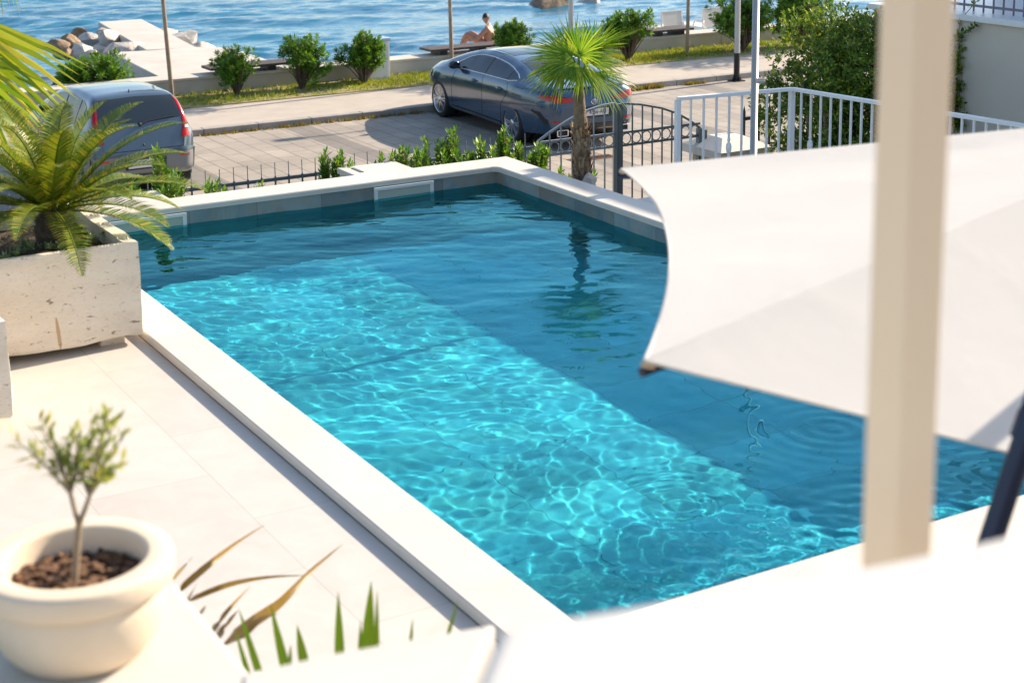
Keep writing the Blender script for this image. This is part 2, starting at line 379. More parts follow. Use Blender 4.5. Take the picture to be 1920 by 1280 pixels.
def rock(p, s, label, m, seed, name='boulder', group='boulders piled beside the pier'):
    bm = bmesh.new(); bmesh.ops.create_icosphere(bm, subdivisions=4, radius=1)
    r_ = random.Random(seed); planes = [(Vector((r_.gauss(0, 1), r_.gauss(0, 1), r_.gauss(0, 1))).normalized(), r_.uniform(.5, .8)) for _ in range(22)]
    for w in bm.verts:
        q = w.co.copy()
        for n_, d_ in planes:
            e_ = q.dot(n_)-d_
            if e_ > 0: q -= n_*e_*.97
        q *= 1+.05*noise.noise(q*3+Vector((seed, 0, 0)))+.03*noise.noise(q*8)
        w.co = Vector((q.x*s[0], q.y*s[1], q.z*s[2]))
    me = bpy.data.meshes.new(name); bm.to_mesh(me); bm.free(); me.materials.append(m)
    for pl in me.polygons: pl.use_smooth = True
    o = bpy.data.objects.new(name, me); COL.objects.link(o); o.location = p; o.rotation_euler = (0, 0, r_.uniform(0, 3))
    me.set_sharp_from_angle(angle=R(28)); return tag(o, label, 'boulder' if name == 'boulder' else 'rock', group)
for i, (u, vv, y, s, lab, mm) in enumerate((
    (205, 66, 38.2, (.55, .5, .40), 'white flat boulder against the side of the jetty', rock_m),
    (170, 66, 38.6, (.42, .5, .34), 'grey white boulder leaning left of the flat jetty boulder', rock_m),
    (232, 84, 36.2, (.85, .9, .36), 'broad pale slab of rock in the corner of pier and jetty', rock_m),
    (152, 92, 36.2, (.55, .5, .42), 'large square grey boulder in the middle of the pile', rock_m),
    (172, 106, 34.9, (.44, .4, .36), 'white angular boulder at the front of the rock pile', rock_m),
    (196, 112, 34.3, (.3, .3, .22), 'small grey boulder touching the pier corner', rock_m),
    (128, 73, 38.2, (.44, .42, .36), 'brown and ochre boulder among white rocks', rock_br),
    (104, 78, 37.6, (.5, .45, .36), 'dark brown boulder at the seaward end of the pile', rock_br),
    (120, 94, 36.2, (.40, .4, .3), 'small ochre boulder in front of the brown ones', rock_br),
    (146, 60, 39.4, (.45, .4, .3), 'tan boulder behind the pile, wet at its foot', rock_br),
    (143, 116, 34.2, (.34, .3, .2), 'low white boulder at the near left of the pile', rock_m),
    (205, 123, 33.2, (.26, .24, .16), 'small white stone under the pier side', rock_m),
    (182, 132, 32.6, (.5, .4, .16), 'flat pale stone lying near the shrub by the pier', rock_m),
    (196, 56, 39.9, (.36, .36, .3), 'white boulder at the far tip of the pile', rock_m),
    (344, 66, 37.6, (.75, .6, .36), 'big pinkish white boulder right of the jetty', rock_m),
    (375, 82, 36.0, (.65, .5, .26), 'sloping white boulder right of the pier platform', rock_m),
    (312, 58, 39.6, (.6, .45, .3), 'pale boulder behind the jetty edge on the right', rock_m),
    (448, 97, 34.6, (.16, .16, .15), 'little brown stone at the right pier corner', rock_br))):
    p = px(u, vv, y=y); p.z = max(p.z-.10, SEA-.1); rock(p, tuple(q*.74 for q in s), lab, mm, i*3+1)
rock(px(1030, 12, z=SEA)+Vector((0, 0, -.05)), (1.25, .8, .55), 'dark weathered rock rising out of the sea', rock_br, 71, 'sea_rock', None)
rock(px(1105, 4, z=SEA)+Vector((0, 0, -.05)), (.9, .7, .42), 'tan flat rock joined to the dark sea rock', rock_m, 77, 'sea_rock', None)
# stones under the near side of the pier
gl_ = MB()
for i in range(420):
    x_, y_ = rnd.uniform(5, 9.8), rnd.uniform(31., 33.6); s_ = rnd.uniform(.05, .14)
    p = Vector((x_, y_, -2.65+.28*(33.6-y_)/2.6+rnd.uniform(-.03, .05)))
    vs_ = [p+Vector((rnd.uniform(.7, 1.2)*s_*a_, rnd.uniform(.7, 1.2)*s_*b_, rnd.uniform(.5, .9)*s_*c_)) for a_, b_, c_ in ((1, 0, 0), (0, 1, 0), (-1, 0, 0), (0, -1, 0), (0, 0, 1), (0, 0, -1))]
    gl_.add(vs_, [(0, 1, 4), (1, 2, 4), (2, 3, 4), (3, 0, 4), (1, 0, 5), (2, 1, 5), (3, 2, 5), (0, 3, 5)])
gl_.build('shore_pebbles', mottled('shore_stone', (.2, .2, .2), (.45, .42, .4), 3), kind='stuff')
# ------------------------------------------------------------------ foliage
def leaf_mat(name, c1, c2, c3=None, trans=.35, rough=.42, scale=1.5):
    m = bpy.data.materials.new(name); m.use_nodes = True; t = NT(m); v = t.co('Object')
    g = t.n('NewGeometry'); stops = [(0, c1), (.55, c2)]+([(1, c3)] if c3 else [])
    col = t.ramp(g.outputs['Random Per Island'], stops)
    nz = t.ramp(t.noise(v, scale, 4), [(.3, (.7, .7, .7)), (.7, (1.2, 1.2, 1.2))])
    col = t.mix(1, col, nz, 'MULTIPLY'); t.color(col); t.b.inputs['Roughness'].default_value = rough; t.b.inputs['Specular IOR Level'].default_value = .35
    tr = t.n('BsdfTranslucent'); t.l(t.mix(1, col, (1.5, 1.35, .5), 'MULTIPLY'), tr.inputs[0])
    mx = t.n('MixShader'); mx.inputs[0].default_value = trans; t.l(t.b.outputs[0], mx.inputs[1]); t.l(tr.outputs[0], mx.inputs[2])
    t.l(mx.outputs[0], t.t.nodes['Material Output'].inputs[0]); return m
L_shrub = leaf_mat('shrub_leaf', (.05, .15, .012), (.10, .24, .02), (.22, .36, .04))
L_hedge = leaf_mat('hedge_leaf', (.04, .11, .012), (.11, .20, .02), (.32, .38, .05))
L_palm = leaf_mat('palm_leaf', (.07, .19, .012), (.17, .32, .02), (.36, .44, .05), .45)
L_sago = leaf_mat('sago_leaf', (.07, .14, .012), (.16, .23, .02), (.38, .33, .05), .3, .35)
L_fan = leaf_mat('fan_leaf', (.10, .20, .015), (.22, .32, .025), (.50, .48, .08), .45)
L_grass = leaf_mat('grass_blade', (.10, .20, .015), (.26, .32, .03), (.44, .40, .08), .35)
L_young = leaf_mat('young_leaf', (.06, .18, .02), (.13, .28, .03), (.25, .38, .06))
L_olive = leaf_mat('olive_leaf', (.15, .22, .05), (.28, .34, .09), (.46, .46, .15), .4, .5)
bark = mottled('bark', (.26, .185, .125), (.40, .30, .21), 12, .9, .8, 40, .01)
stem_bark = mottled('shrub_stem', (.07, .05, .035), (.13, .095, .065), 12, .9, .8, 40, .01)
def rosette(mb, p, d, n=9, L=.075, w=.022, spread=(.35, 1.25), rg=rnd, m=0):
    d = d.normalized(); a = d.orthogonal().normalized(); c = d.cross(a)
    for k in range(n):
        an = k*2.4+rg.uniform(-.3, .3); el = spread[0]+(spread[1]-spread[0])*(k+.5)/n
        o = (a*math.cos(an)+c*math.sin(an))*math.sin(el)+d*math.cos(el)
        s = o.cross(d); s = s.normalized() if s.length > .01 else a
        l = L*rg.uniform(.75, 1.15); q = p-d*L*.35*(k/n)
        up = s.cross(o).normalized()
        mb.add([q, q+o*l*.55+s*w*.5, q+o*l+up*l*-.06, q+o*l*.55-s*w*.5], [(0, 1, 2, 3)], m)
def shrub(label, base, size, n=150, seed=1, L=.085, name='shrub', group=None, mat_=None, cat='shrub', hole=.0):
    rg = random.Random(seed); e = thing(name, label, cat, base, group=group)
    W_, D_, H_ = size; n = int(n*1.35); W_ *= 1.1; H_ *= 1.06; st = MB(); lf = MB(); tips = []
    lobes = [(Vector((rg.uniform(-.6, .6)*W_/2, rg.uniform(-.6, .6)*D_/2, H_*rg.uniform(.42, .78))), rg.uniform(.3, .5)) for _ in range(9)]
    while len(tips) < n:
        c, r_ = rg.choice(lobes); u = Vector((rg.gauss(0, 1), rg.gauss(0, 1), rg.gauss(.25, .9))).normalized()
        q = c+Vector((u.x*W_*.5*r_*1.25, u.y*D_*.5*r_*1.25, u.z*H_*.5*r_*1.35))*rg.uniform(.72, 1.08)
        if q.z < H_*.12: continue
        tips.append((q, (u+Vector((0, 0, .75))).normalized()))
    for q, d in tips:
        rosette(lf, q, d, 11, L*rg.uniform(.9, 1.4), L*.36, rg=rg)
        rosette(lf, q-d*L*.9, d, 9, L*1.15, L*.34, (.9, 1.7), rg)
        rosette(lf, q*rg.uniform(.55, .9)+Vector((0, 0, H_*.08)), d, 8, L*1.1, L*.34, (.6, 1.7), rg)
        if rg.random() < .3:
            root = Vector((rg.uniform(-.03, .03), rg.uniform(-.03, .03), 0)); mid = q*.5+Vector((0, 0, H_*.05))
            st.tube([root, mid, q], [.014, .009, .004], 5)
    for k in range(4):
        a = rg.uniform(0, 6.28); st.tube([(0, 0, -.05), (math.cos(a)*W_*.10, math.sin(a)*D_*.10, H_*.25), (math.cos(a)*W_*.22, math.sin(a)*D_*.2, H_*.6)], [.03, .022, .012], 6)
    st.build('stem', stem_bark, e); lf.build('foliage', mat_ or L_shrub, e); return e
G1 = 'round evergreen shrubs along the sea wall'
for args in (
    ('round green shrub before the sea wall, nearest the pier', (10.80, 29.55, -1.87), (.92, .8, .88), 130, 11, .085),
    ('loose green shrub in the middle of three left of the blue car', (12.15, 29.5, -1.87), (.98, .8, .95), 120, 22, .085),
    ('dense green shrub half hiding the white utility cabinet', (13.42, 29.3, -1.87), (.95, .85, 1.0), 170, 33, .085),
    ('low green shrub behind the roof of the blue car', (17.1, 29.4, -1.87), (1.15, .8, .95), 150, 44, .085),
    ('green shrub behind the small palm, beside the bench', (19.7, 29.1, -1.87), (1.15, .9, 1.1), 190, 55, .085),
    ('large dark green shrub behind the street lamp', (22.75, 28.95, -1.87), (1.5, 1.1, 1.25), 260, 66, .085),
    ('tall dark shrub at the right end of the verge', (24.4, 28.9, -1.87), (1.6, 1.2, 1.5), 280, 77, .085),
    ('bushy green shrub beyond the grey hatchback, left of the pier', (8.35, 30.9, -2.0), (1.5, .9, .85), 200, 88, .085)):
    shrub(args[0], args[1], args[2], args[3], args[4], args[5], group=G1)
# big hedge bush behind the white balustrade
def big_bush():
    rg = random.Random(5); e = thing('hedge_bush', 'big dense privet bush behind the white balustrade', 'bush', (11.40, 12.75, -1.95))
    lf = MB(); st = MB(); n = 0
    lobes = []
    for i in range(80):
        z = rg.uniform(.5, 2.85); w = .64 if z < 2.5 else .5
        lobes.append((Vector((rg.uniform(-w, w), rg.uniform(-.55, .55), z)), rg.uniform(.22, .40)))
    for c, r_ in lobes:
        for k in range(155):
            u = Vector((rg.gauss(0, 1), rg.gauss(0, 1), rg.gauss(.1, 1))).normalized(); q = c+u*r_*rg.uniform(.75, 1.12)
            d = (u+Vector((rg.uniform(-.6, .6), rg.uniform(-.6, .6), rg.uniform(0, .9)))).normalized()
            rosette(lf, q, d, 5, .058, .024, (.4, 1.5), rg)
    for k in range(36):
        x_, y_ = rg.uniform(-.85, .75), rg.uniform(-.5, .3); z0 = rg.uniform(2.2, 2.95); h = rg.uniform(.1, .3)
        for j in range(6): rosette(lf, Vector((x_+rg.uniform(-.03, .03), y_, z0+h*j/5)), Vector((rg.uniform(-.5, .5), rg.uniform(-.5, .5), 1)), 5, .055, .02, (.3, 1.2), rg)
    for k in range(7):
        a = rg.uniform(0, 6.28); st.tube([(0, 0, 0), (math.cos(a)*.3, math.sin(a)*.25, 1.1), (math.cos(a)*.5, math.sin(a)*.4, 2.4)], [.05, .04, .015], 7)
    st.build('stem', bark, e); lf.build('foliage', L_hedge, e)
big_bush()
# thin street trees, crowns above the picture
def street_tree(label, base, lean, H=3.6, seed=1, r=.045, crown=.9):
    rg = random.Random(seed); e = thing('street_tree', label, 'tree', base, group='thin young trees along the sea wall'); tr = MB(); lf = MB()
    top = Vector((lean[0], lean[1], H)); tr.tube([(0, 0, -.05), Vector(lean).to_3d()*.3+Vector((0, 0, H*.33)), Vector(lean).to_3d()*.62+Vector((.01, 0, H*.66)), top], [r, r*.9, r*.8, r*.6], 9)
    for k in range(44):
        u = Vector((rg.gauss(0, 1), rg.gauss(0, 1), rg.gauss(.25, .7))).normalized(); q = top+Vector((u.x*crown, u.y*crown*.9-.55, u.z*crown*.7+.25))*rg.uniform(.5, 1)
        tr.tube([top-Vector((0, 0, rg.uniform(0, .5))), (top+q)/2+Vector((0, 0, .1)), q], [r*.4, r*.25, .006], 5)
        for j in range(20):
            rosette(lf, q+Vector((rg.gauss(0, .16), rg.gauss(0, .16), rg.gauss(0, .12))), u, 5, .09, .03, (.4, 1.6), rg)
    tr.build('trunk', bark, e); lf.build('crown', L_shrub, e)
street_tree('slim leaning tree trunk behind the grey hatchback', (9.62, 29.9, -1.87), (-.2, -.1), 3.5, 3)
street_tree('slim brown tree trunk above the blue car bonnet', (15.76, 29.95, -1.87), (-.05, 0), 3.6, 4)
street_tree('slim tree trunk between bench end and second sun lounger', (21.5, 29.4, -1.87), (.06, 0), 3.5, 5)
street_tree('young tree beyond the right edge of the verge', (27.5, 29.2, -1.87), (.06, 0), 3.5, 6)
# grass on the verge and weeds along the kerb
def blades(mb, p, n, h, sp, rg, w=.008):
    for k in range(n):
        a = rg.uniform(0, 6.28); q = p+Vector((rg.gauss(0, sp), rg.gauss(0, sp), 0)); hh = h*rg.uniform(.5, 1.3); s = Vector((math.cos(a), math.sin(a), 0))*w; t_ = Vector((rg.gauss(0, .35), rg.gauss(0, .35), 1))*hh
        mb.add([q-s, q+s, q+t_], [(0, 1, 2)])
rg = random.Random(9); g = MB(); n = 0
while n < 5200:
    x_, y_ = rg.uniform(6, 27), rg.uniform(28.6, 30.05)
    dens = .5+.75*noise.noise(Vector((x_*.55, y_*1.3, 3)))+(.35 if 13.6 < x_ < 16.5 or 18.5 < x_ < 22 else 0)
    if rg.random() > dens: n += .25; continue
    blades(g, Vector((x_, y_, -1.872)), 5, .085 if y_ > 28.8 else .045, .035, rg); n += 1
g.build('verge_grass', L_grass, kind='stuff')
L_weed = leaf_mat('kerb_weed', (.12, .14, .03), (.24, .22, .05), (.42, .22, .06))
g = MB()
for x0, x1, k, h in ((8.9, 10.6, 60, .045), (11.0, 13.2, 55, .06), (17.8, 18.6, 40, .11), (19.1, 19.7, 26, .07), (10.3, 11.2, 18, .06)):
    for _ in range(k): blades(g, Vector((rg.uniform(x0, x1), 26.30-abs(rg.gauss(0, .03)), -2)), 6, h, .03, rg, .012)
g.build('kerb_weeds', L_weed, kind='stuff')

# plants in the bed behind the pool
def stem_plant(p, h, stems, seed, label, sp=.07, L=.06, group='young shrubs behind the far pool edge', mat_=L_young):
    rg = random.Random(seed); e = thing('young_shrub', label, 'plant', p, group=group); st = MB(); lf = MB(); stems = int(stems*1.5+1); sp *= 1.15
    for s in range(stems):
        a = rg.uniform(0, 6.28); r_ = sp*math.sqrt(rg.random()); hh = h*rg.uniform(.7, 1.0); q0 = Vector((math.cos(a)*r_*.6, math.sin(a)*r_*.6, 0)); q1 = Vector((math.cos(a)*r_*1.3, math.sin(a)*r_*1.3, hh))
        st.tube([q0, (q0+q1)/2, q1], [.008, .006, .004], 5)
        k = int(hh/.035)
        for j in range(int(k*.25), k+1): rosette(lf, q0.lerp(q1, j/k)+Vector((rg.gauss(0, .012), rg.gauss(0, .012), 0)), (q1-q0).normalized(), 6, L*1.35, L*.42, (.3, 1.1), rg)
    st.build('stem', bark, e); lf.build('foliage', mat_, e)
rgp = random.Random(12)
def bedp(u, v, y): return px(u, v, y=y), y
k = 0
for (u, top, y, stems, lab, sp) in (
    (238, 345, 13.75, 6, 'small leafy plant under the sago palm fronds, by the fence', .09),
    (300, 282, 13.6, 5, 'tall upright leafy plant right of the sago palm', .05),
    (318, 318, 13.5, 7, 'bushy leafy plant at the left fence post', .09),
    (405, 345, 13.35, 6, 'low leafy sprig behind the coping, third fence bar', .07),
    (480, 340, 13.35, 2, 'tiny leafy sprig peeping over the coping', .03),
    (604, 276, 13.75, 2, 'narrow upright plant left of the fence post', .03),
    (629, 263, 13.75, 3, 'taller narrow plant touching the fence post', .03),
    (645, 305, 13.6, 5, 'low plant at the foot of the fence post', .07),
    (712, 295, 13.7, 3, 'small plant behind the right skimmer lid', .05),
    (743, 275, 13.6, 6, 'leafy plant behind the coping, left in the row of five', .07),
    (775, 284, 13.5, 5, 'short leafy plant beside the tall middle one', .08),
    (810, 268, 13.6, 9, 'broad leafy plant in the middle of the row', .12),
    (847, 245, 13.6, 6, 'tall leafy plant standing above the row', .05),
    (875, 262, 13.5, 9, 'wide leafy plant right of the tall one', .12),
    (905, 270, 13.5, 7, 'bushy plant before the rear wheel of the blue car', .10),
    (944, 238, 13.6, 5, 'tallest leafy plant near the pool corner', .05),
    (957, 262, 13.6, 6, 'leafy plant just right of the tallest one', .08),
    (1005, 268, 13.6, 9, 'leafy plant at the left end of the arched gate', .09)):
    p = px(u, top, y=y); zt = p.z; stem_plant(Vector((p.x, y, -.75)), zt+.75, stems, 100+k, lab, sp); k += 1
p = px(1035, 322, y=12.9); stem_plant(Vector((8.05, 12.75, -1.0)), .95, 9, 300, 'low leafy plant at the foot of the small palm', .12)

# ------------------------------------------------------------------ palms
def blade_strip(mb, pts, w, nrm, m=0):
    """tapering leaf blade along pts"""
    k = len(pts); vs = []
    for i, q in enumerate(pts):
        t_ = i/(k-1); d = (pts[min(i+1, k-1)]-pts[max(i-1, 0)]).normalized(); s = d.cross(nrm)
        s = s.normalized() if s.length > 1e-4 else d.orthogonal().normalized()
        ww = w*(.45+1.3*t_ if t_ < .42 else 1.0-(t_-.42)/.58)*.5; vs += [q-s*ww, q+s*ww]
    mb.add(vs, [(2*i, 2*i+1, 2*i+3, 2*i+2) for i in range(k-1)], m)
def fan_leaf(mb, hub, axis, nrm, Rr, n=24, span=R(230), w=.03, droop=.25, rg=rnd, fold=.0):
    axis = axis.normalized(); nrm = (nrm-axis*nrm.dot(axis)).normalized(); side = axis.cross(nrm)
    for i in range(n):
        a = -span/2+span*i/(n-1)+rg.uniform(-.03, .03); d = axis*math.cos(a)+side*math.sin(a)+nrm*fold*abs(math.sin(a)); d.normalize()
        L = Rr*(.72+.28*math.cos(a*.8))*rg.uniform(.88, 1.06); dr = droop*rg.uniform(.5, 1.5)
        pts = [hub+d*L*s-Vector((0, 0, 1))*L*dr*max(0, s-.3)**2*1.6 for s in (0.03, .3, .55, .8, 1)]
        blade_strip(mb, pts, w, nrm)
def gate_palm():
    rg = random.Random(21); base = Vector((7.86, 12.25, -1.95)); top = px(1085, 150, y=12.27); e = thing('windmill_palm', 'small windmill palm with shaggy trunk beside the arched gate', 'palm', base)
    h = top.z-base.z; tr = MB(); dx = top.x-base.x; prof = []
    pts = []; rs = []
    for i in range(26):
        s = i/25; pts.append(Vector((dx*s, .02*s, h*s-.05*s))); rs.append((.080+.012*math.sin(s*9))*(1-.1*s) if s < .82 else .072-.15*(s-.82))
    tr.tube(pts, rs, 16)
    # old leaf bases: overlapping ragged scales
    fib = MB()
    for i in range(800):
        s = rg.uniform(0, .86); a = rg.uniform(0, 6.28); r_ = .080; c = Vector((dx*s, .02*s, h*s-.05*s)); o = Vector((math.cos(a), math.sin(a), 0)); sd = Vector((-o.y, o.x, 0)); w_ = rg.uniform(.012, .03); l_ = rg.uniform(.04, .10)
        q = c+o*r_*.95; tip = q+o*rg.uniform(.006, .028)+Vector((0, 0, l_*rg.choice((1, 1, -.7))))+sd*rg.uniform(-.03, .03)
        fib.add([q-sd*w_, q+sd*w_, tip+sd*w_*.4, tip-sd*w_*.4], [(0, 1, 2, 3)])
    tm = mottled('palm_trunk', (.16, .105, .065), (.30, .21, .14), 18, .95, .9, 60, .015); fm = leaf_mat('palm_fibre', (.13, .08, .045), (.30, .2, .12), (.44, .32, .2), .1, .9)
    to = tr.build('trunk', tm, e); fib.build('leaf_base', fm, to)
    C_ = Vector((dx, .02, h*1.0))
    # fan leaves: hub and axis as seen from the terrace, span, radius, droop, depth component
    cp = base+C_; m_px = (cp-CAM).dot(_fw)/F_PX
    V_ = lambda u, v_: (_r2*u+_d2*v_)*m_px
    specs = [(-10, -42, -.42, -1, 210, 70, .12, -.2), (-14, -36, -1, -.12, 170, 78, .25, -.15), (26, -50, 1, -.55, 46, 92, .12, .1), (26, -12, .75, .62, 120, 72, .35, -.3), (20, -36, 1, .05, 130, 62, .3, .25),
             (-26, -22, -.8, .5, 110, 66, .4, -.25), (0, -50, .12, -1, 190, 58, .1, .4), (26, -56, .55, -.9, 150, 62, .15, .3), (-24, -46, -.85, -.6, 160, 66, .2, .35), (4, -18, -.1, .75, 150, 46, .3, -.7), (0, -44, .45, -.7, 200, 60, .2, -.55), (-8, -30, -.6, .2, 180, 62, .3, -.6)]
    for hu, hv, ax, ay, sp, Rr, dr_, dp in specs:
        hub = C_+V_(hu, hv)+_fw*dp*.25; axis = (_r2*ax+_d2*ay)/math.hypot(ax, ay)+_fw*dp*.8
        lf = MB(); lf.tube([C_-Vector((0, 0, .06)), C_.lerp(hub, .5)+Vector((0, 0, .015)), hub], [.012, .009, .007], 6)
        nrm = -_fw*.55+Vector((0, 0, .8))+_r2*rg.uniform(-.3, .3)
        if sp < 60: nrm = _fw*.3+_r2*.1+Vector((0, 0, 1))
        fan_leaf(lf, hub, axis, nrm, Rr*1.3*m_px, 26 if sp > 60 else 22, R(sp), .0185, dr_*.8, rg, .18)
        lf.build('frond', L_palm, e)
gate_palm()
def sago():
    rg = random.Random(31); c = px(98, 392, y=10.0); base = Vector((c.x, 10.0, .48)); e = thing('sago_palm', 'sago palm with feathery fronds growing in the stone trough', 'palm', base)
    tr = MB(); h = c.z-base.z
    tr.tube([(0, 0, -.1), (0, 0, h*.5), (0, 0, h)], [.10, .12, .08], 14)
    for i in range(160):
        a = rg.uniform(0, 6.28); z = rg.uniform(0, h); o = Vector((math.cos(a), math.sin(a), .35)); q = Vector((math.cos(a)*.1, math.sin(a)*.1, z)); s = Vector((-o.y, o.x, 0))*.014
        tr.add([q-s, q+s, q+o*.05], [(0, 1, 2)])
    tr.build('trunk', mottled('sago_trunk', (.05, .035, .025), (.12, .085, .06), 30, .95, .8, 50), e)
    N = 40
    for i in range(N):
        az = i*2.39996+rg.uniform(-.15, .15); el0 = R(80)-R(80)*(i/(N-1))**.9; L = rg.uniform(.80, 1.0)*(.8+.2*min(1, i/8)); lf = MB()
        p = Vector((math.cos(az)*.05, math.sin(az)*.05, h)); el = el0; pts = [p.copy()]; K = 26
        for k in range(K):
            p = p+Vector((math.cos(az)*math.cos(el), math.sin(az)*math.cos(el), math.sin(el)))*L/K; el -= R(.5+3.0*(k/K))*(1 if el > R(-75) else 0); pts.append(p.copy())
        lf.tube(pts, [.009*(1-.75*k/K) for k in range(K+1)], 5)
        sd = Vector((-math.sin(az), math.cos(az), 0))
        M = 74
        for k in range(5, M):
            s = k/M*K; j = min(int(s), K-1); q = pts[j].lerp(pts[j+1], s-j); d = (pts[j+1]-pts[j]).normalized(); up = sd.cross(d)*-1
            if up.z < 0: up = -up
            l = .15*math.sin(math.pi*min(1, .12+.88*(k/M)))**.55*(1.0 if k < M*.9 else .75)
            for sg in (-1, 1):
                o = (sd*sg*.80+d*.52+up*.30+Vector((0, 0, rg.uniform(-.06, .06)))).normalized(); w = d*.0062
                tip = q+o*l-Vector((0, 0, l*.13)); mid = q+o*l*.55
                lf.add([q-w*.7, q+w*.7, mid+w*.8, mid-w*.8], [(0, 1, 2, 3)]); lf.add([mid-w*.8, mid+w*.8, tip], [(0, 1, 2)])
        lf.build('frond', L_sago, e)
sago()
def side_fan_palm():
    rg = random.Random(41); base = px(-420, 300, d=12.4); base.z = -.6; e = thing('fan_palm', 'fan palm reaching in from the left with long yellow green blades', 'palm', base)
    inv = base; tr = MB(); tr.tube([(0, 0, 0), (0, 0, 1.0), (.02, 0, 1.75)], [.14, .13, .11], 12); tr.build('trunk', bark, e)
    C_ = Vector((.02, 0, 1.8))
    def leaf(hu, hv, d, tips, w):
        hub = px(hu, hv, d=d); lf = MB(); lf.tube([C_, (C_+hub-base)/2+Vector((0, 0, .15)), hub-base], [.02, .014, .01], 6)
        for (u, v, dd) in tips:
            t_ = px(u, v, d=d+dd); m1 = hub.lerp(t_, .45)+Vector((0, 0, .07)); m2 = hub.lerp(t_, .75)+Vector((0, 0, .06))
            pts = [hub-base, hub.lerp(m1, .5)-base+Vector((0, 0, .02)), m1-base, m2-base, t_-base]
            blade_strip(lf, pts, w*rg.uniform(.8, 1.2), -_fw+Vector((rg.uniform(-.5, .5), rg.uniform(-.5, .5), rg.uniform(-.5, .5))))
        lf.build('frond', L_fan, e)
    leaf(-130, 25, 12.3, [(168, 138, .1), (152, 143, 0), (147, 187, -.1), (138, 176, .1), (128, 212, 0), (116, 208, -.2), (104, 226, 0), (92, 240, .1), (80, 232, .2), (66, 252, 0), (52, 246, .1), (40, 262, .2), (25, 255, 0), (160, 165, .25), (120, 190, .3), (60, 215, .3), (84, 200, .25), (172, 128, .2), (158, 122, .3), (140, 150, .1), (134, 200, .15), (98, 214, .1), (110, 180, .3)], .062)
    leaf(-90, 120, 12.0, [(96, 262, 0), (78, 285, .1), (60, 296, 0), (44, 300, .2), (28, 312, 0), (12, 305, .1), (104, 238, .1), (50, 270, .3), (70, 262, .2), (20, 280, .2)], .055)
    leaf(-110, 70, 12.15, [(125, 232, .1), (112, 246, 0), (98, 258, .1), (88, 272, .2), (70, 280, 0), (58, 300, .1), (34, 316, .2), (16, 322, 0), (2, 330, .1), (132, 218, .2), (142, 205, .1), (46, 292, .15)], .058)
    leaf(-30, -190, 12.2, [(8, 45, 0), (20, 22, .1), (38, 32, .1), (28, 18, .2), (-5, 40, .1), (2, 20, 0), (33, 12, .3)], .034)
side_fan_palm()
# ------------------------------------------------------------------ stone troughs
trav = mat('travertine', (.6, .54, .45), .8); t = NT(trav); v = t.co(); vz = t.co('Object', (1, 1, 3.2))
c = t.ramp(t.noise(vz, 2.2, 7, .65), [(.3, (.68, .585, .46)), (.55, (.76, .67, .545)), (.75, (.80, .725, .605))])
vh = t.co('Object', (1, 1, 2.2))
pits = t.ramp(t.noise(vh, 17, 3, .55, .8), [(.30, (.30, .26, .2)), (.365, (1, 1, 1))]); c = t.mix(.85, c, pits, 'MULTIPLY')
big = t.ramp(t.noise(v, 5.2, 2, .4), [(.20, (.25, .2, .14)), (.235, (1, 1, 1))]); c = t.mix(.8, c, big, 'MULTIPLY')
fine = t.ramp(t.noise(vh, 46, 4, .6), [(.34, (.55, .5, .44)), (.46, (1, 1, 1))]); c = t.mix(.22, c, fine, 'MULTIPLY')
sp_ = t.n('SeparateXYZ'); t.l(v, sp_.inputs[0])       # rust streak running down the front of the long trough
dx_ = t.math('DIVIDE', t.math('SUBTRACT', sp_.outputs[0], t.math('ADD', 2.247, t.math('MULTIPLY', t.math('SUBTRACT', .10, sp_.outputs[2]), .08))), t.math('ADD', .006, t.math('MULTIPLY', t.noise(v, 25), .012)))
dz_ = t.math('DIVIDE', t.math('SUBTRACT', sp_.outputs[2], .10), .11)
rr_ = t.math('ADD', t.math('MULTIPLY', dx_, dx_), t.math('MULTIPLY', dz_, dz_)); stain = t.math('LESS_THAN', rr_, .9); c = t.mix(t.math('MULTIPLY', stain, .75), c, (.42, .25, .10))
t.color(c); hh = t.math('ADD', t.noise(vh, 17, 3, .55, .8), t.math('MULTIPLY', t.noise(v, 60, 4), .35)); t.bump(hh, .55, .012)
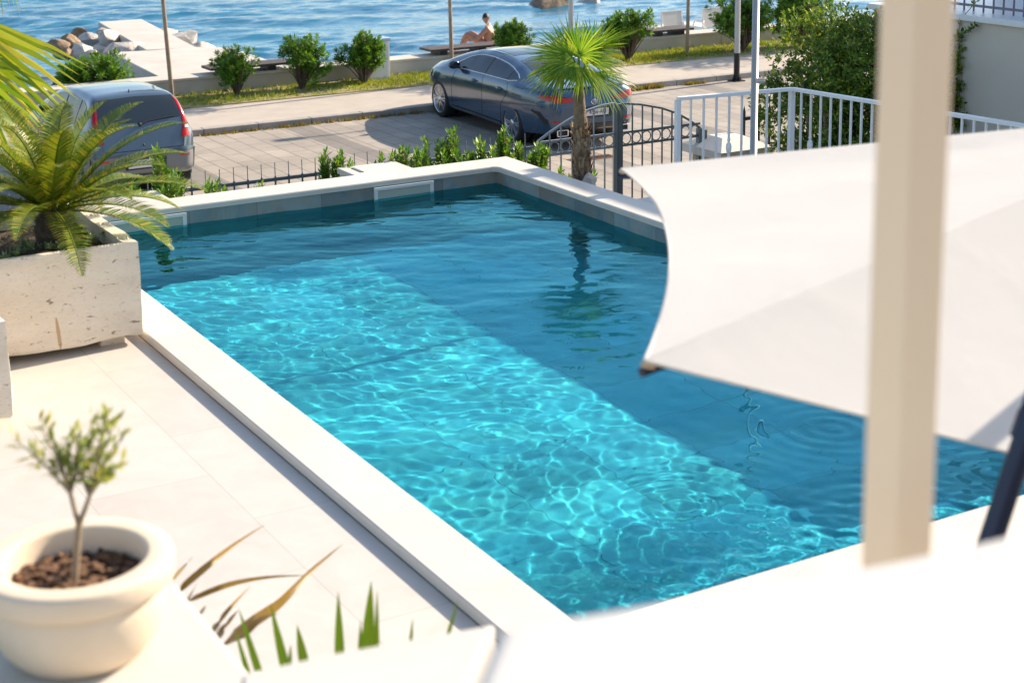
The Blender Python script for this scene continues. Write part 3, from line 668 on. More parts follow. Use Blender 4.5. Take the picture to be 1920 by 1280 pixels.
def trough(label, x0, x1, y0, y1, z1, seed, soil=True, th=.07):
    e = thing('stone_trough', label, 'planter', ((x0+x1)/2, (y0+y1)/2, DZ)); L = Vector(e.location)
    rg = random.Random(seed)
    bm = bmesh.new(); a = MB(); Z0 = DZ+.05
    a.box((x0, y0, Z0), (x1, y1, z1)); me0 = a.mesh('trough_body', trav); bm.from_mesh(me0)
    bmesh.ops.subdivide_edges(bm, edges=bm.edges[:], cuts=23, use_grid_fill=True)
    for w in bm.verts:
        q = w.co; f = noise.noise(q*3.1)*.010+noise.noise(q*11)*.004
        edge = sum((abs(q.x-x0) < .03 or abs(q.x-x1) < .03, abs(q.y-y0) < .03 or abs(q.y-y1) < .03, abs(q.z-z1) < .02))
        cx = Vector(((x0+x1)/2, (y0+y1)/2, q.z)); o = (q-cx); o.z = 0; o.normalize()
        w.co = q+o*f-(o*.010 if edge >= 2 else Vector())
        if q.z < Z0+.10:       # broken, undercut foot
            nib = max(0, noise.noise(Vector((q.x*4.5, q.y*4.5, seed))))*.055+max(0, noise.noise(Vector((q.x*17, q.y*17, seed))))*.02
            if q.z < Z0+.004: w.co.z += nib; w.co -= o*.012
        if q.z > z1-.002: w.co.z += noise.noise(q*5)*.006
    # hollow top: push the inner part of the top down
    for f_ in list(bm.faces):
        c_ = f_.calc_center_median()
        if c_.z > z1-.012 and x0+th < c_.x < x1-th and y0+th < c_.y < y1-th: f_.tag = True
    fs_ = [f_ for f_ in bm.faces if f_.tag]
    r_ = bmesh.ops.extrude_face_region(bm, geom=fs_)
    for w in r_['geom']:
        if isinstance(w, bmesh.types.BMVert): w.co.z = z1-.13
    bmesh.ops.delete(bm, geom=fs_, context='FACES')
    bmesh.ops.recalc_face_normals(bm, faces=bm.faces[:])
    me = bpy.data.meshes.new('trough_body'); bm.to_mesh(me); bm.free(); me.materials.append(trav); bpy.data.meshes.remove(me0)
    for pl in me.polygons: pl.use_smooth = True
    me.set_sharp_from_angle(angle=R(35))
    o = bpy.data.objects.new('trough_body', me); COL.objects.link(o); o.parent = e; o.matrix_parent_inverse = Matrix.Translation(-L)
    for fx in (x0+.10, x1-.25):
        ft = MB(); ft.box((fx, y0+.10, DZ), (fx+.15, y1-.10, Z0+.09)); PW(ft, 'foot', trav, e)
    if soil:
        sb = MB(); n_ = 26
        sb.grid([[Vector((x0+.05+(x1-x0-.1)*i/n_, y0+.05+(y1-y0-.1)*j/n_, z1-.10+.03*noise.noise(Vector((i*.7, j*.7, seed))))) for i in range(n_+1)] for j in range(n_+1)]); PW(sb, 'soil', bed_m, e)
    return e
trough('long travertine trough holding the sago palm', .55, 2.775, 9.42, 10.62, .595, 3)
trough('second travertine trough at the left picture edge', .2, 1.735, 8.36, 9.22, .535, 8)
# rust streak of the trough: a stain
# small succulents in the trough
rg = random.Random(17)
for i in range(12):
    p = Vector((rg.uniform(1.7, 2.65), rg.uniform(9.58, 9.9), .50)); e = MB()
    for j in range(5): rosette(e, p*0+Vector((rg.gauss(0, .03), rg.gauss(0, .03), rg.uniform(.02, .07))), Vector((rg.gauss(0, .4), rg.gauss(0, .4), 1)), 9, .045, .016, (.3, 1.3), rg)
    o = e.build('succulent', leaf_mat('succulent_leaf', (.10, .17, .08), (.2, .28, .14), (.35, .38, .2), .15) if i == 0 else bpy.data.materials['succulent_leaf'], loc=p)
    tag(o, 'small grey green succulents under the sago palm in the trough', 'succulent', 'succulents in the long trough')

# ------------------------------------------------------------------ iron fence, gate
iron = mat('grey_iron', (.17, .195, .21), .45, .3); iron2 = mat('light_grey_iron', (.36, .38, .385), .45, .3); black = mat('black_iron', (.018, .018, .02), .4, .3)
def twist_bar(mb, p, h, w):
    k = 22; vs = []
    for i in range(k+1):
        a = i*.55; z = p.z+h*i/k
        for j in range(4): vs.append((p.x+w*.72*math.cos(a+j*math.pi/2), p.y+w*.72*math.sin(a+j*math.pi/2), z))
    mb.add(vs, [(i*4+j, i*4+(j+1) % 4, (i+1)*4+(j+1) % 4, (i+1)*4+j) for i in range(k) for j in range(4)]+[(4*k, 4*k+1, 4*k+2, 4*k+3)])
FY = 14.5
e = thing('iron_fence', 'low dark grey iron fence of twisted bars behind the pool', 'fence', (6, FY, -2.0))
x = 1.545; i = 0; zt = lambda x_: -.10
lw = MB(); lw.box((1.5, FY-.1, -2.0), (8.62, FY+.1, -.72)); PW(lw, 'plinth', conc, e)
rl = MB(); rl.box((1.5, FY-.012, -.277), (8.60, FY+.012, -.243)); rl.box((1.5, FY-.012, -.68), (8.60, FY+.012, -.65)); PW(rl, 'rail', iron, e)
posts = [px(326, 345, y=FY).x, px(637, 300, y=FY).x]
while x < 8.55:
    if min(abs(x-q) for q in posts) > .06:
        b = MB(); b.box((x-.008, FY-.026, -.72), (x+.008, FY-.013, -.225)); twist_bar(b, Vector((x, FY-.019, -.225)), .135, .0075); PW(b, 'bar', iron, e)
    x += .1415
for q in posts:
    b = MB(); b.box((q-.03, FY-.03, -.72), (q+.03, FY+.03, -.11)); b.add([(q-.03, FY-.03, -.11), (q+.03, FY-.03, -.11), (q+.03, FY+.03, -.11), (q-.03, FY+.03, -.11), (q, FY, -.07)], [(0, 1, 4), (1, 2, 4), (2, 3, 4), (3, 0, 4)]); PW(b, 'post', iron, e)
# arched gate
e = thing('iron_gate', 'arched grey iron double gate with a band of rings', 'gate', (9.67, FY, -1.98))
def arch_pts(pp): return [px(u, v_, y=FY) for u, v_ in pp]
LA = arch_pts([(1008, 266), (1030, 249), (1060, 229), (1082, 216), (1105, 206), (1130, 198), (1152, 194)]); RA = arch_pts([(1165, 194), (1200, 196), (1240, 203), (1270, 213), (1293, 226), (1312, 240)])
zb0 = px(1158, 250, y=FY).z; zb1 = px(1158, 274, y=FY).z
for nm, A, mm in (('left', LA, iron2), ('right', RA, iron)):
    lf = bpy.data.objects.new('gate_leaf', None); COL.objects.link(lf); lf.parent = e; lf.matrix_parent_inverse = Matrix.Translation(-e.location)
    fr = MB()
    for a_, c_ in zip(A[:-1], A[1:]): fr.bar(a_, c_+(c_-a_).normalized()*.004, .03, .022)
    xs = [q.x for q in A]; zs = [q.z for q in A]; x0, x1 = min(xs), max(xs)
    fr.box((x0, FY-.012, zb0-.012), (x1, FY+.012, zb0+.012)); fr.box((x0, FY-.012, zb1-.012), (x1, FY+.012, zb1+.012)); fr.box((x0, FY-.012, -1.9), (x1, FY+.012, -1.86))
    for q in (A[0], A[-1]): fr.bar((q.x, FY, -1.93), (q.x, FY, q.z), .028 if q is not A[-1] or nm == 'left' else .06)
    fr.build('frame', mm, lf)
    dz = (zb0-zb1); nring = int(round((x1-x0)/.137)); sp = (x1-x0)/nring
    for k in range(1, nring):
        xx = x0+sp*k; ztop = float(np.interp(xx, xs, zs)) if xs[0] < xs[-1] else 0
        b = MB(); b.box((xx-.007, FY-.026, -1.9), (xx+.007, FY-.0125, ztop)); b.build('bar', mm, lf)
    for k in range(nring):
        b = MB(); c_ = Vector((x0+sp*(k+.5), FY, (zb0+zb1)/2)); r0 = dz/2-.013
        b.tube([c_+Vector((math.cos(a_*math.pi/12)*r0, 0, math.sin(a_*math.pi/12)*r0)) for a_ in range(25)], .0065, 6, cap=False); b.build('ring', mm, lf)
b = MB(); b.box((9.628, FY-.045, -2.0), (9.656, FY+.0, .115)); b.box((9.662, FY-.045, -2.0), (9.692, FY+.0, .115)); PW(b, 'meeting_stile', iron, e)
b = MB(); b.box((10.80, FY-.035, -2.0), (10.87, FY+.035, -.29)); PW(b, 'post', iron, e)
# stone gate pillar
e = thing('gate_pillar', 'low masonry gate pillar with a wide chamfered stone cap', 'pillar', (11.05, 14.32, -2.0))
b = MB(); b.box((10.78, 14.05, -2.0), (11.36, 14.62, -.56)); PW(b, 'shaft', mottled('pillar_render', (.36, .29, .21), (.46, .38, .29), 6, .9, .4, 50), e)
b = MB(); x0, x1, y0, y1 = 10.70, 11.44, 13.98, 14.72
b.box((x0, y0, -.558), (x1, y1, -.47)); b.add([(x0, y0, -.468), (x1, y0, -.468), (x1, y1, -.468), (x0, y1, -.468), (x0+.22, y0+.27, -.36), (x1-.22, y0+.27, -.36), (x1-.22, y1-.22, -.36), (x0+.22, y1-.22, -.36)], [(0, 1, 5, 4), (1, 2, 6, 5), (2, 3, 7, 6), (3, 0, 4, 7), (4, 5, 6, 7)]); PW(b, 'cap', mottled('pillar_cap', (.60, .56, .50), (.70, .66, .59), 5, .8, .3), e)
# black spiked fence
e = thing('spiked_fence', 'black iron fence with spear points beside the privet bush', 'fence', (12.0, FY, -2.0))
b = MB(); b.box((11.42, FY-.012, -.245), (13.2, FY+.012, -.205)); b.box((11.42, FY-.012, -1.7), (13.2, FY+.012, -1.66)); PW(b, 'rail', black, e)
for k in range(7):
    xx = px(1393, 220, y=FY).x+.155*k+(.06 if k else 0); b = MB(); b.box((xx-.011, FY-.034, -2.0), (xx+.011, FY-.0125, -.15)); b.add([(xx-.013, FY-.036, -.15), (xx+.013, FY-.036, -.15), (xx+.013, FY-.01, -.15), (xx-.013, FY-.01, -.15), (xx, FY-.023, -.06)], [(0, 1, 4), (1, 2, 4), (2, 3, 4), (3, 0, 4), (0, 3, 2, 1)]); PW(b, 'bar', black, e)
# drain grate on the street
e = thing('drain_grate', 'rusty slotted drain grate set in the street paving', 'grate', tuple(px(1110, 297, z=-2.0)))
b = MB(); b.box((-.40, -.14, .0), (.40, .14, .006)); b.build('plate', mottled('rust', (.12, .06, .04), (.22, .11, .07), 20), e)
for k in range(14): b = MB(); b.box((-.36+k*.053, -.10, .0062), (-.335+k*.053, .10, .009)); b.build('slot', black, e)
o = MB(); P_ = rock(Vector((7.72, 12.05, -.10)), (.16, .10, .11), 'pale rounded stone lying behind the right coping', rock_m, 91, 'garden_stone', None)

# ------------------------------------------------------------------ white balustrade, shower pole
white = mat('white_paint', (.78, .78, .77), .35)
B0, B1, B2 = px(1271, 181, z=.76), px(1485, 163, z=.76), Vector((9.88, 5.6, .76))
B0.z = B1.z = .74
e = thing('balustrade', 'white metal balustrade turning a corner on the side terrace', 'railing', (B1.x, B1.y, -.12))
b = MB(); b.bar(B0, B1, .05, .03); b.bar(B1, B2, .05, .03); b.bar(B0-Vector((0, 0, .80)), B1-Vector((0, 0, .80)), .03, .02); b.bar(B1-Vector((0, 0, .80)), B2-Vector((0, 0, .80)), .03, .02); PW(b, 'handrail', white, e)
for q, w_ in ((B0, .042), (B1, .046), (B2, .04)): b = MB(); b.box((q.x-w_/2, q.y-w_/2, -.12), (q.x+w_/2, q.y+w_/2, q.z-.012)); PW(b, 'post', white, e)
def baluster(q, knot):
    b = MB(); b.box((q.x-.008, q.y-.008, -.06), (q.x+.008, q.y+.008, q.z-.012))
    if knot: b.lathe([(.008, -.05), (.022, -.035), (.026, 0), (.022, .035), (.008, .05)], (q.x, q.y, .26), 10); b.lathe([(.008, -.02), (.016, 0), (.008, .02)], (q.x, q.y, .33), 10)
    PW(b, 'baluster', white, e)
n_ = 9
for k in range(1, n_): baluster(B0.lerp(B1, k/n_), k == 4)
L_ = (B2-B1).length; n_ = int(L_/.118)
for k in range(1, n_): baluster(B1.lerp(B2, k/n_), k in (2, 20))
steel = mat('brushed_steel', (.52, .49, .45), .48, .75)
p = px(1414, 200, y=10.0)
e = thing('outdoor_shower', 'tall stainless steel shower pole with a round tap', 'shower', (p.x, 10.0, -.12))
b = MB(); b.lathe([(.0, 0), (.075, 0), (.075, .012), (.028, .013), (.028, 2.25), (.0, 2.26)], (0, 0, 0), 24); b.build('pole', steel, e)
b = MB(); z_ = px(1425, 150, y=10).z+.12; b.tube([(.0, -.02, z_), (.055, -.055, z_), ], [.022, .022], 16); b.build('tap', steel, e)
b = MB(); b.tube([(0, 0, 2.2), (-.2, .0, 2.24), (-.36, 0, 2.2)], [.014, .014, .012], 10); b.lathe([(.0, .02), (.09, .0), (.09, -.012), (.0, -.014)], (-.36, 0, 2.19), 20); b.build('shower_head', steel, e)

# ------------------------------------------------------------------ neighbour terrace wall
e = thing('terrace_wall', 'beige rendered terrace wall with white cap on the right', 'wall', (12.5, 11, -2.0))
X_ = 12.2
render_m = mottled('beige_render', (.58, .52, .43), (.64, .58, .49), 1.2, .85, .15, 90)
y1 = px(1637, 90, x=X_).y
b = MB(); b.box((X_, 3.0, -2.0), (X_+6, y1, 1.10)); PW(b, 'wall_body', render_m, e)
zc = px(1850, 33, x=X_-.05).z
b = MB(); b.box((X_-.06, 2.95, 1.10), (X_+6, y1+.06, zc)); PW(b, 'wall_cap', white, e, bevel=.006)
e = thing('terrace_railing', 'thin dark railing on top of the beige terrace wall', 'railing', (X_+.25, 11, zc))
rm = mat('mauve_railing_paint', (.17, .15, .19), .5)
b = MB(); b.box((X_+.23, 3.2, zc+.05), (X_+.25, y1-.1, zc+.075)); b.box((X_+.22, 3.2, zc+.92), (X_+.26, y1-.1, zc+.95)); PW(b, 'rail', rm, e)
y = y1-.12
while y > 6: b = MB(); b.box((X_+.255, y-.007, zc), (X_+.269, y+.007, zc+.92)); PW(b, 'bar', rm, e); y -= .135
b = MB(); b.box((X_+1.6, 3.0, zc), (X_+5.9, y1-.2, zc+2.4)); b.box((X_+1.45, 2.9, zc+2.402), (X_+6, y1-.1, zc+2.55))
o = b.build('neighbour_house', mottled('house_render', (.72, .71, .72), (.78, .77, .78), 1, .85, .1)); tag(o, 'white neighbouring house behind the thin terrace railing', 'house')
# climbing vine on the wall
rg = random.Random(51); e = thing('climbing_vine', 'thin climbing vine on the beige terrace wall', 'vine', tuple(px(1800, 230, x=X_-.03)))
path = [(1800, 235), (1797, 200), (1799, 170), (1801, 140), (1797, 115), (1800, 95), (1796, 60), (1803, 35), (1815, 20), (1829, 4)]
pts = [px(u, v_, x=X_-.03)-e.location for u, v_ in path]; pts = [q+Vector((rg.uniform(-.012, .012), 0, 0)) for q in pts]
st = MB(); st.tube(pts, [.008]*6+[.005]*4, 6); pts2 = [px(u, v_, x=X_-.05)-e.location for u, v_ in ((1800, 70), (1808, 60), (1822, 52), (1830, 48))]; st.tube(pts2, .004, 5); st.build('stem', bark, e)
lf = MB()
def along(pp, s): k = min(int(s*(len(pp)-1)), len(pp)-2); return pp[k].lerp(pp[k+1], s*(len(pp)-1)-k)
for k in range(120):
    s = rg.random()**1.6*.66; rosette(lf, along(pts, s)+Vector((rg.uniform(-.05, .0), rg.gauss(0, .035), rg.gauss(0, .02))), Vector((-1, rg.gauss(0, .7), rg.gauss(0, .6))), 4, .06, .028, (.5, 1.5), rg)
for k in range(9): rosette(lf, along(pts2, k/8)+Vector((-.02, 0, 0)), Vector((-1, rg.gauss(0, .6), rg.gauss(0, .6))), 4, .06, .026, (.5, 1.4), rg)
for s in (.72, .78, .93, .97, 1): rosette(lf, along(pts, s), Vector((-.6, rg.gauss(0, .6), .8)), 3, .05, .02, (.4, 1.2), rg)
lf.build('foliage', L_hedge, e)

# ------------------------------------------------------------------ promenade furniture
wood = mottled('weathered_wood', (.055, .042, .038), (.10, .08, .07), 14, .7, .3, 50)
for (u0, v0, u1, v1, lab) in ((797, 97, 932, 81, 'dark wooden bench top on the sea wall before the man'), (1212, 66, 1288, 51, 'dark wooden bench top on the sea wall below the loungers'), (386, 129, 545, 111, 'dark wooden bench top on the sea wall beside the pier')):
    a_, c_ = px(u0, v0, y=30.36), px(u1, v1, y=30.36); z_ = -1.40
    e = thing('wall_bench', lab, 'bench', ((a_.x+c_.x)/2, 30.36, -1.545), group='plank benches on the sea wall')
    w_ = (c_.x-a_.x)/2
    for k in range(4): b = MB(); b.box((-w_, -.28+k*.142, .095), (w_, -.28+k*.142+.13, .145)); b.build('plank', wood, e, bevel=.004)
    for s in (-.62, .45): b = MB(); b.box((s*w_-.09, -.22, .0), (s*w_+.09, .22, .094)); b.build('support', mat('bench_iron', (.03, .03, .032), .5), e)
plastic = mat('white_plastic', (.76, .74, .70), .4)
for (u, v_, lab) in ((1264, 48, 'white plastic sun lounger behind the wall, left of the thin tree'), (1340, 48, 'white plastic sun lounger behind the wall, next to the big shrub')):
    p = px(u, v_, y=31.45); e = thing('sun_lounger', lab, 'sun lounger', (p.x, 31.45, -1.92), R(4), 'white sun loungers on the beach terrace')
    fr = MB(); fr.box((-.34, -.05, .26), (-.29, 1.25, .31)); fr.box((.29, -.05, .26), (.34, 1.25, .31)); fr.box((-.29, 1.20, .26), (.29, 1.25, .31)); fr.build('frame', plastic, e, bevel=.01)
    for sx_ in (-.315, .315):
        for yy in (.05, 1.15): b = MB(); b.bar((sx_, yy, 0), (sx_, yy, .26), .045); b.build('leg', plastic, e)
        b = MB(); b.tube([(sx_*1.06, .05, .31), (sx_*1.06, .03, .45), (sx_*1.06, .33, .47), (sx_*1.06, .42, .31)], .02, 8); b.build('armrest', plastic, e)
    b = MB()
    for k in range(11): b.box((-.285, .10+k*.1, .275), (.285, .18+k*.1, .30))
    b.build('seat', plastic, e)
    b = MB()
    for k in range(10): s0, s1 = k/10, (k+.78)/10; b.box((-.28, 0, .33+.40*s0), (.28, .025, .33+.40*s1), M=Matrix.Rotation(R(-8), 3, 'X'))
    b.box((-.325, -.006, .30), (-.282, .03, .76), M=Matrix.Rotation(R(-8), 3, 'X')); b.box((.282, -.006, .30), (.325, .03, .76), M=Matrix.Rotation(R(-8), 3, 'X')); b.box((-.282, -.006, .735), (.282, .03, .765), M=Matrix.Rotation(R(-8), 3, 'X')); b.box((-.29, .0255, .30), (.29, .03, .745), M=Matrix.Rotation(R(-8), 3, 'X'))
    b.build('backrest', plastic, e, bevel=.006)
# utility cabinet
p = px(698, 138, y=30.0); e = thing('utility_cabinet', 'white roadside utility cabinet behind a shrub', 'cabinet', (px(699, 100, y=29.8).x, 29.8, -1.87))
cm = mottled('cabinet_paint', (.66, .66, .64), (.74, .74, .71), 3, .5, .03)
b = MB(); b.box((-.31, -.15, 0), (.31, .15, .80)); b.build('body', cm, e, bevel=.006); b = MB(); b.box((-.34, -.18, .801), (.34, .18, .86)); b.build('roof', mat('cabinet_roof', (.45, .58, .70), .4), e, bevel=.01)
b = MB(); b.box((-.28, -.157, .05), (.28, -.1505, .74)); b.build('door', cm, e, bevel=.003); b = MB(); b.lathe([(.0, -.012), (.016, -.012), (.016, .006)], (.2, -.158, .62), 12, axis='Y'); b.build('lock', black, e)
b = MB(); b.tube([(-.02, -.160, .60), (.05, -.160, .50), (.12, -.160, .60), (.02, -.160, .42), (.14, -.160, .36), (.16, -.160, .25)], .008, 5); b.build('graffiti', mat('green_spray_paint', (.05, .28, .27), .6), e)
# street lamps
galv = mottled('galvanised_steel', (.38, .40, .42), (.48, .50, .52), 9, .45, .05, metallic=None) if False else mat('galvanised_steel', (.42, .44, .46), .42, .55)
def lamp(label, u, v_, y=None, z=None, bh=.58, H=5.2):
    p = px(u, v_, z=z) if y is None else px(u, v_, y=y); p.z = z
    e = thing('street_lamp', label, 'street lamp', p, group='street lamps on the sea front')
    b = MB(); b.tube([(0, 0, .02), (0, 0, bh)], .062, 20); b.build('black_sleeve', black, e)
    b = MB(); b.tube([(0, 0, bh+.001), (0, 0, H)], [.060, .045], 20); b.build('pole', galv, e)
    b = MB(); b.box((-.13, -.13, 0), (.13, .13, .02)); b.build('base_plate', black, e)
    for sx_, sy_ in ((1, 0), (-1, 0), (0, 1), (0, -1)):
        b = MB(); b.add([(sx_*.06-sy_*.006, sy_*.06-sx_*.006, .02), (sx_*.125-sy_*.006, sy_*.125-sx_*.006, .02), (sx_*.06-sy_*.006, sy_*.06-sx_*.006, .15), (sx_*.06+sy_*.006, sy_*.06+sx_*.006, .02), (sx_*.125+sy_*.006, sy_*.125+sx_*.006, .02), (sx_*.06+sy_*.006, sy_*.06+sx_*.006, .15)], [(0, 1, 2), (5, 4, 3), (0, 3, 4, 1), (1, 4, 5, 2)]); b.build('gusset', black, e)
    b = MB(); b.tube([(0, 0, H), (-.2, 0, H+.15), (-.8, 0, H+.2)], .03, 10); b.box((-1.2, -.12, H+.16), (-.75, .12, H+.24)); b.build('lamp_head', galv, e)
lamp('grey street lamp pole with black foot at the kerb', 1381, 152, z=-2.0, y=None)
lamp('grey lamp pole rising from the verge behind the palm leaves', 1071, 110, y=29.0, z=-1.87, H=5.0)

# ------------------------------------------------------------------ man on the sea wall
def person():
    base = px(912, 88, y=31.25); base.z = -1.70; base.x += .05; e = thing('person', 'bare chested man with dark hair sitting by the sea', 'person', base, R(48))
    V = {'pel': (0, 0, .10), 'waist': (.02, -.03, .25), 'chest': (.05, -.02, .42), 'neck': (.08, .0, .56), 'head0': (.09, .03, .61),
         'shL': (-.14, .0, .50), 'elL': (-.25, .22, .27), 'wrL': (-.12, .42, .24), 'haL': (-.05, .47, .25), 'shR': (.24, .0, .49), 'elR': (.28, .24, .27), 'wrR': (.16, .43, .24), 'haR': (.08, .48, .25),
         'hipL': (-.11, .03, .10), 'knL': (-.22, .44, .42), 'anL': (-.18, .62, .06), 'toL': (-.18, .78, .02), 'hipR': (.11, .03, .10), 'knR': (.20, .46, .40), 'anR': (.18, .64, .06), 'toR': (.19, .80, .02)}
    Rr = {'pel': .145, 'waist': .13, 'chest': .15, 'neck': .058, 'head0': .055, 'shL': .068, 'elL': .043, 'wrL': .030, 'haL': .032, 'shR': .068, 'elR': .043, 'wrR': .03, 'haR': .032, 'hipL': .10, 'knL': .062, 'anL': .042, 'toL': .03, 'hipR': .10, 'knR': .062, 'anR': .042, 'toR': .03}
    E = [('pel', 'waist'), ('waist', 'chest'), ('chest', 'neck'), ('neck', 'head0'), ('chest', 'shL'), ('shL', 'elL'), ('elL', 'wrL'), ('wrL', 'haL'), ('chest', 'shR'), ('shR', 'elR'), ('elR', 'wrR'), ('wrR', 'haR'), ('pel', 'hipL'), ('hipL', 'knL'), ('knL', 'anL'), ('anL', 'toL'), ('pel', 'hipR'), ('hipR', 'knR'), ('knR', 'anR'), ('anR', 'toR')]
    # fingers
    for s, w_ in (('L', -.05), ('R', .08)):
        hx, hy, hz = V['ha'+s]
        for k, (dx, l) in enumerate(((-.03, .05), (-.012, .075), (.008, .08), (.026, .072), (.040, .055))):
            nm = 'f%s%d' % (s, k); V[nm+'a'] = (hx+dx, hy+l*.6, hz-.005); V[nm+'b'] = (hx+dx*1.1, hy+l, hz-.03); Rr[nm+'a'] = .0095; Rr[nm+'b'] = .0075; E += [('ha'+s, nm+'a'), (nm+'a', nm+'b')]
    names = list(V); me = bpy.data.meshes.new('body'); me.from_pydata([V[k] for k in names], [(names.index(a), names.index(c)) for a, c in E], [])
    o = bpy.data.objects.new('body', me); COL.objects.link(o); o.parent = e
    sk = o.modifiers.new('skin', 'SKIN'); sk.use_smooth_shade = True
    for i, k in enumerate(names): me.skin_vertices[0].data[i].radius = (Rr[k], Rr[k])
    me.skin_vertices[0].data[0].use_root = True
    ss = o.modifiers.new('sub', 'SUBSURF'); ss.levels = ss.render_levels = 2
    dg = bpy.context.evaluated_depsgraph_get(); me2 = bpy.data.meshes.new_from_object(o.evaluated_get(dg)); o.modifiers.clear(); o.data = me2
    skin = mat('skin', (.42, .20, .125), .5, **{'Subsurface Weight': .08}); 
    # head: one closed skull with face, joined into the body mesh
    bm = bmesh.new(); bm.from_mesh(me2); r_ = bmesh.ops.create_icosphere(bm, subdivisions=4, radius=1); hc = Vector((.105, .07, .715)); hv = [w for w in r_['verts']]
    def face(q):
        x_, y_, z_ = q; s = Vector((x_*.076, y_*.096, z_*.115))
        if z_ < -.2: s.x *= 1-.28*(-z_-.2); s.y += .012*max(0, y_)*(-z_)
        g = lambda cx, cz, w_, a_: a_*math.exp(-((x_-cx)**2+(z_-cz)**2)/w_**2) if y_ > 0 else 0
        s.y += g(0, -.12, .16, .020)+g(0, -.22, .12, .012)-g(.34, .05, .16, .012)-g(-.34, .05, .16, .012)+g(0, -.52, .2, .006)-g(0, -.43, .12, .005)+g(0, -.8, .25, .008)
        s.x += (.012*math.exp(-((y_+.05)**2+(z_+.05)**2)/.03))*(1 if x_ > 0 else -1)*(abs(x_) > .5)
        return s
    for w in hv:
        s = face(w.co.copy()); s = Matrix.Rotation(R(-32), 3, 'X') @ s; w.co = hc+Matrix.Rotation(R(-75), 3, 'Z') @ s
    bm.to_mesh(me2); bm.free(); me2.materials.clear(); me2.materials.append(skin)
    for pl in me2.polygons: pl.use_smooth = True
    # hair cap
    bm = bmesh.new(); bmesh.ops.create_icosphere(bm, subdivisions=4, radius=1)
    dl = [w for w in bm.verts if (w.co.z < -.35+.6*max(0, w.co.y) or (w.co.y > .55 and w.co.z < .55) or (w.co.y > .2 and w.co.z < .25))]; bmesh.ops.delete(bm, geom=dl, context='VERTS')
    for w in bm.verts:
        n_ = 1.07+.05*noise.noise(w.co*7); s = Vector((w.co.x*.078*n_, w.co.y*.098*n_, w.co.z*.118*n_)); w.co = hc+Matrix.Rotation(R(-75), 3, 'Z') @ (Matrix.Rotation(R(-32), 3, 'X') @ s)
    mh = bpy.data.meshes.new('hair'); bm.to_mesh(mh); bm.free(); mh.materials.append(mat('dark_hair', (.012, .010, .009), .6)); oh = bpy.data.objects.new('hair', mh); COL.objects.link(oh); oh.parent = e
    b = MB(); b.tube([(-.13, .02, .115), (0, .0, .11), (.13, .02, .115)], [.12, .165, .12], 14); b.build('swim_shorts', mat('shorts_cloth', (.05, .06, .10), .8), e)
person()
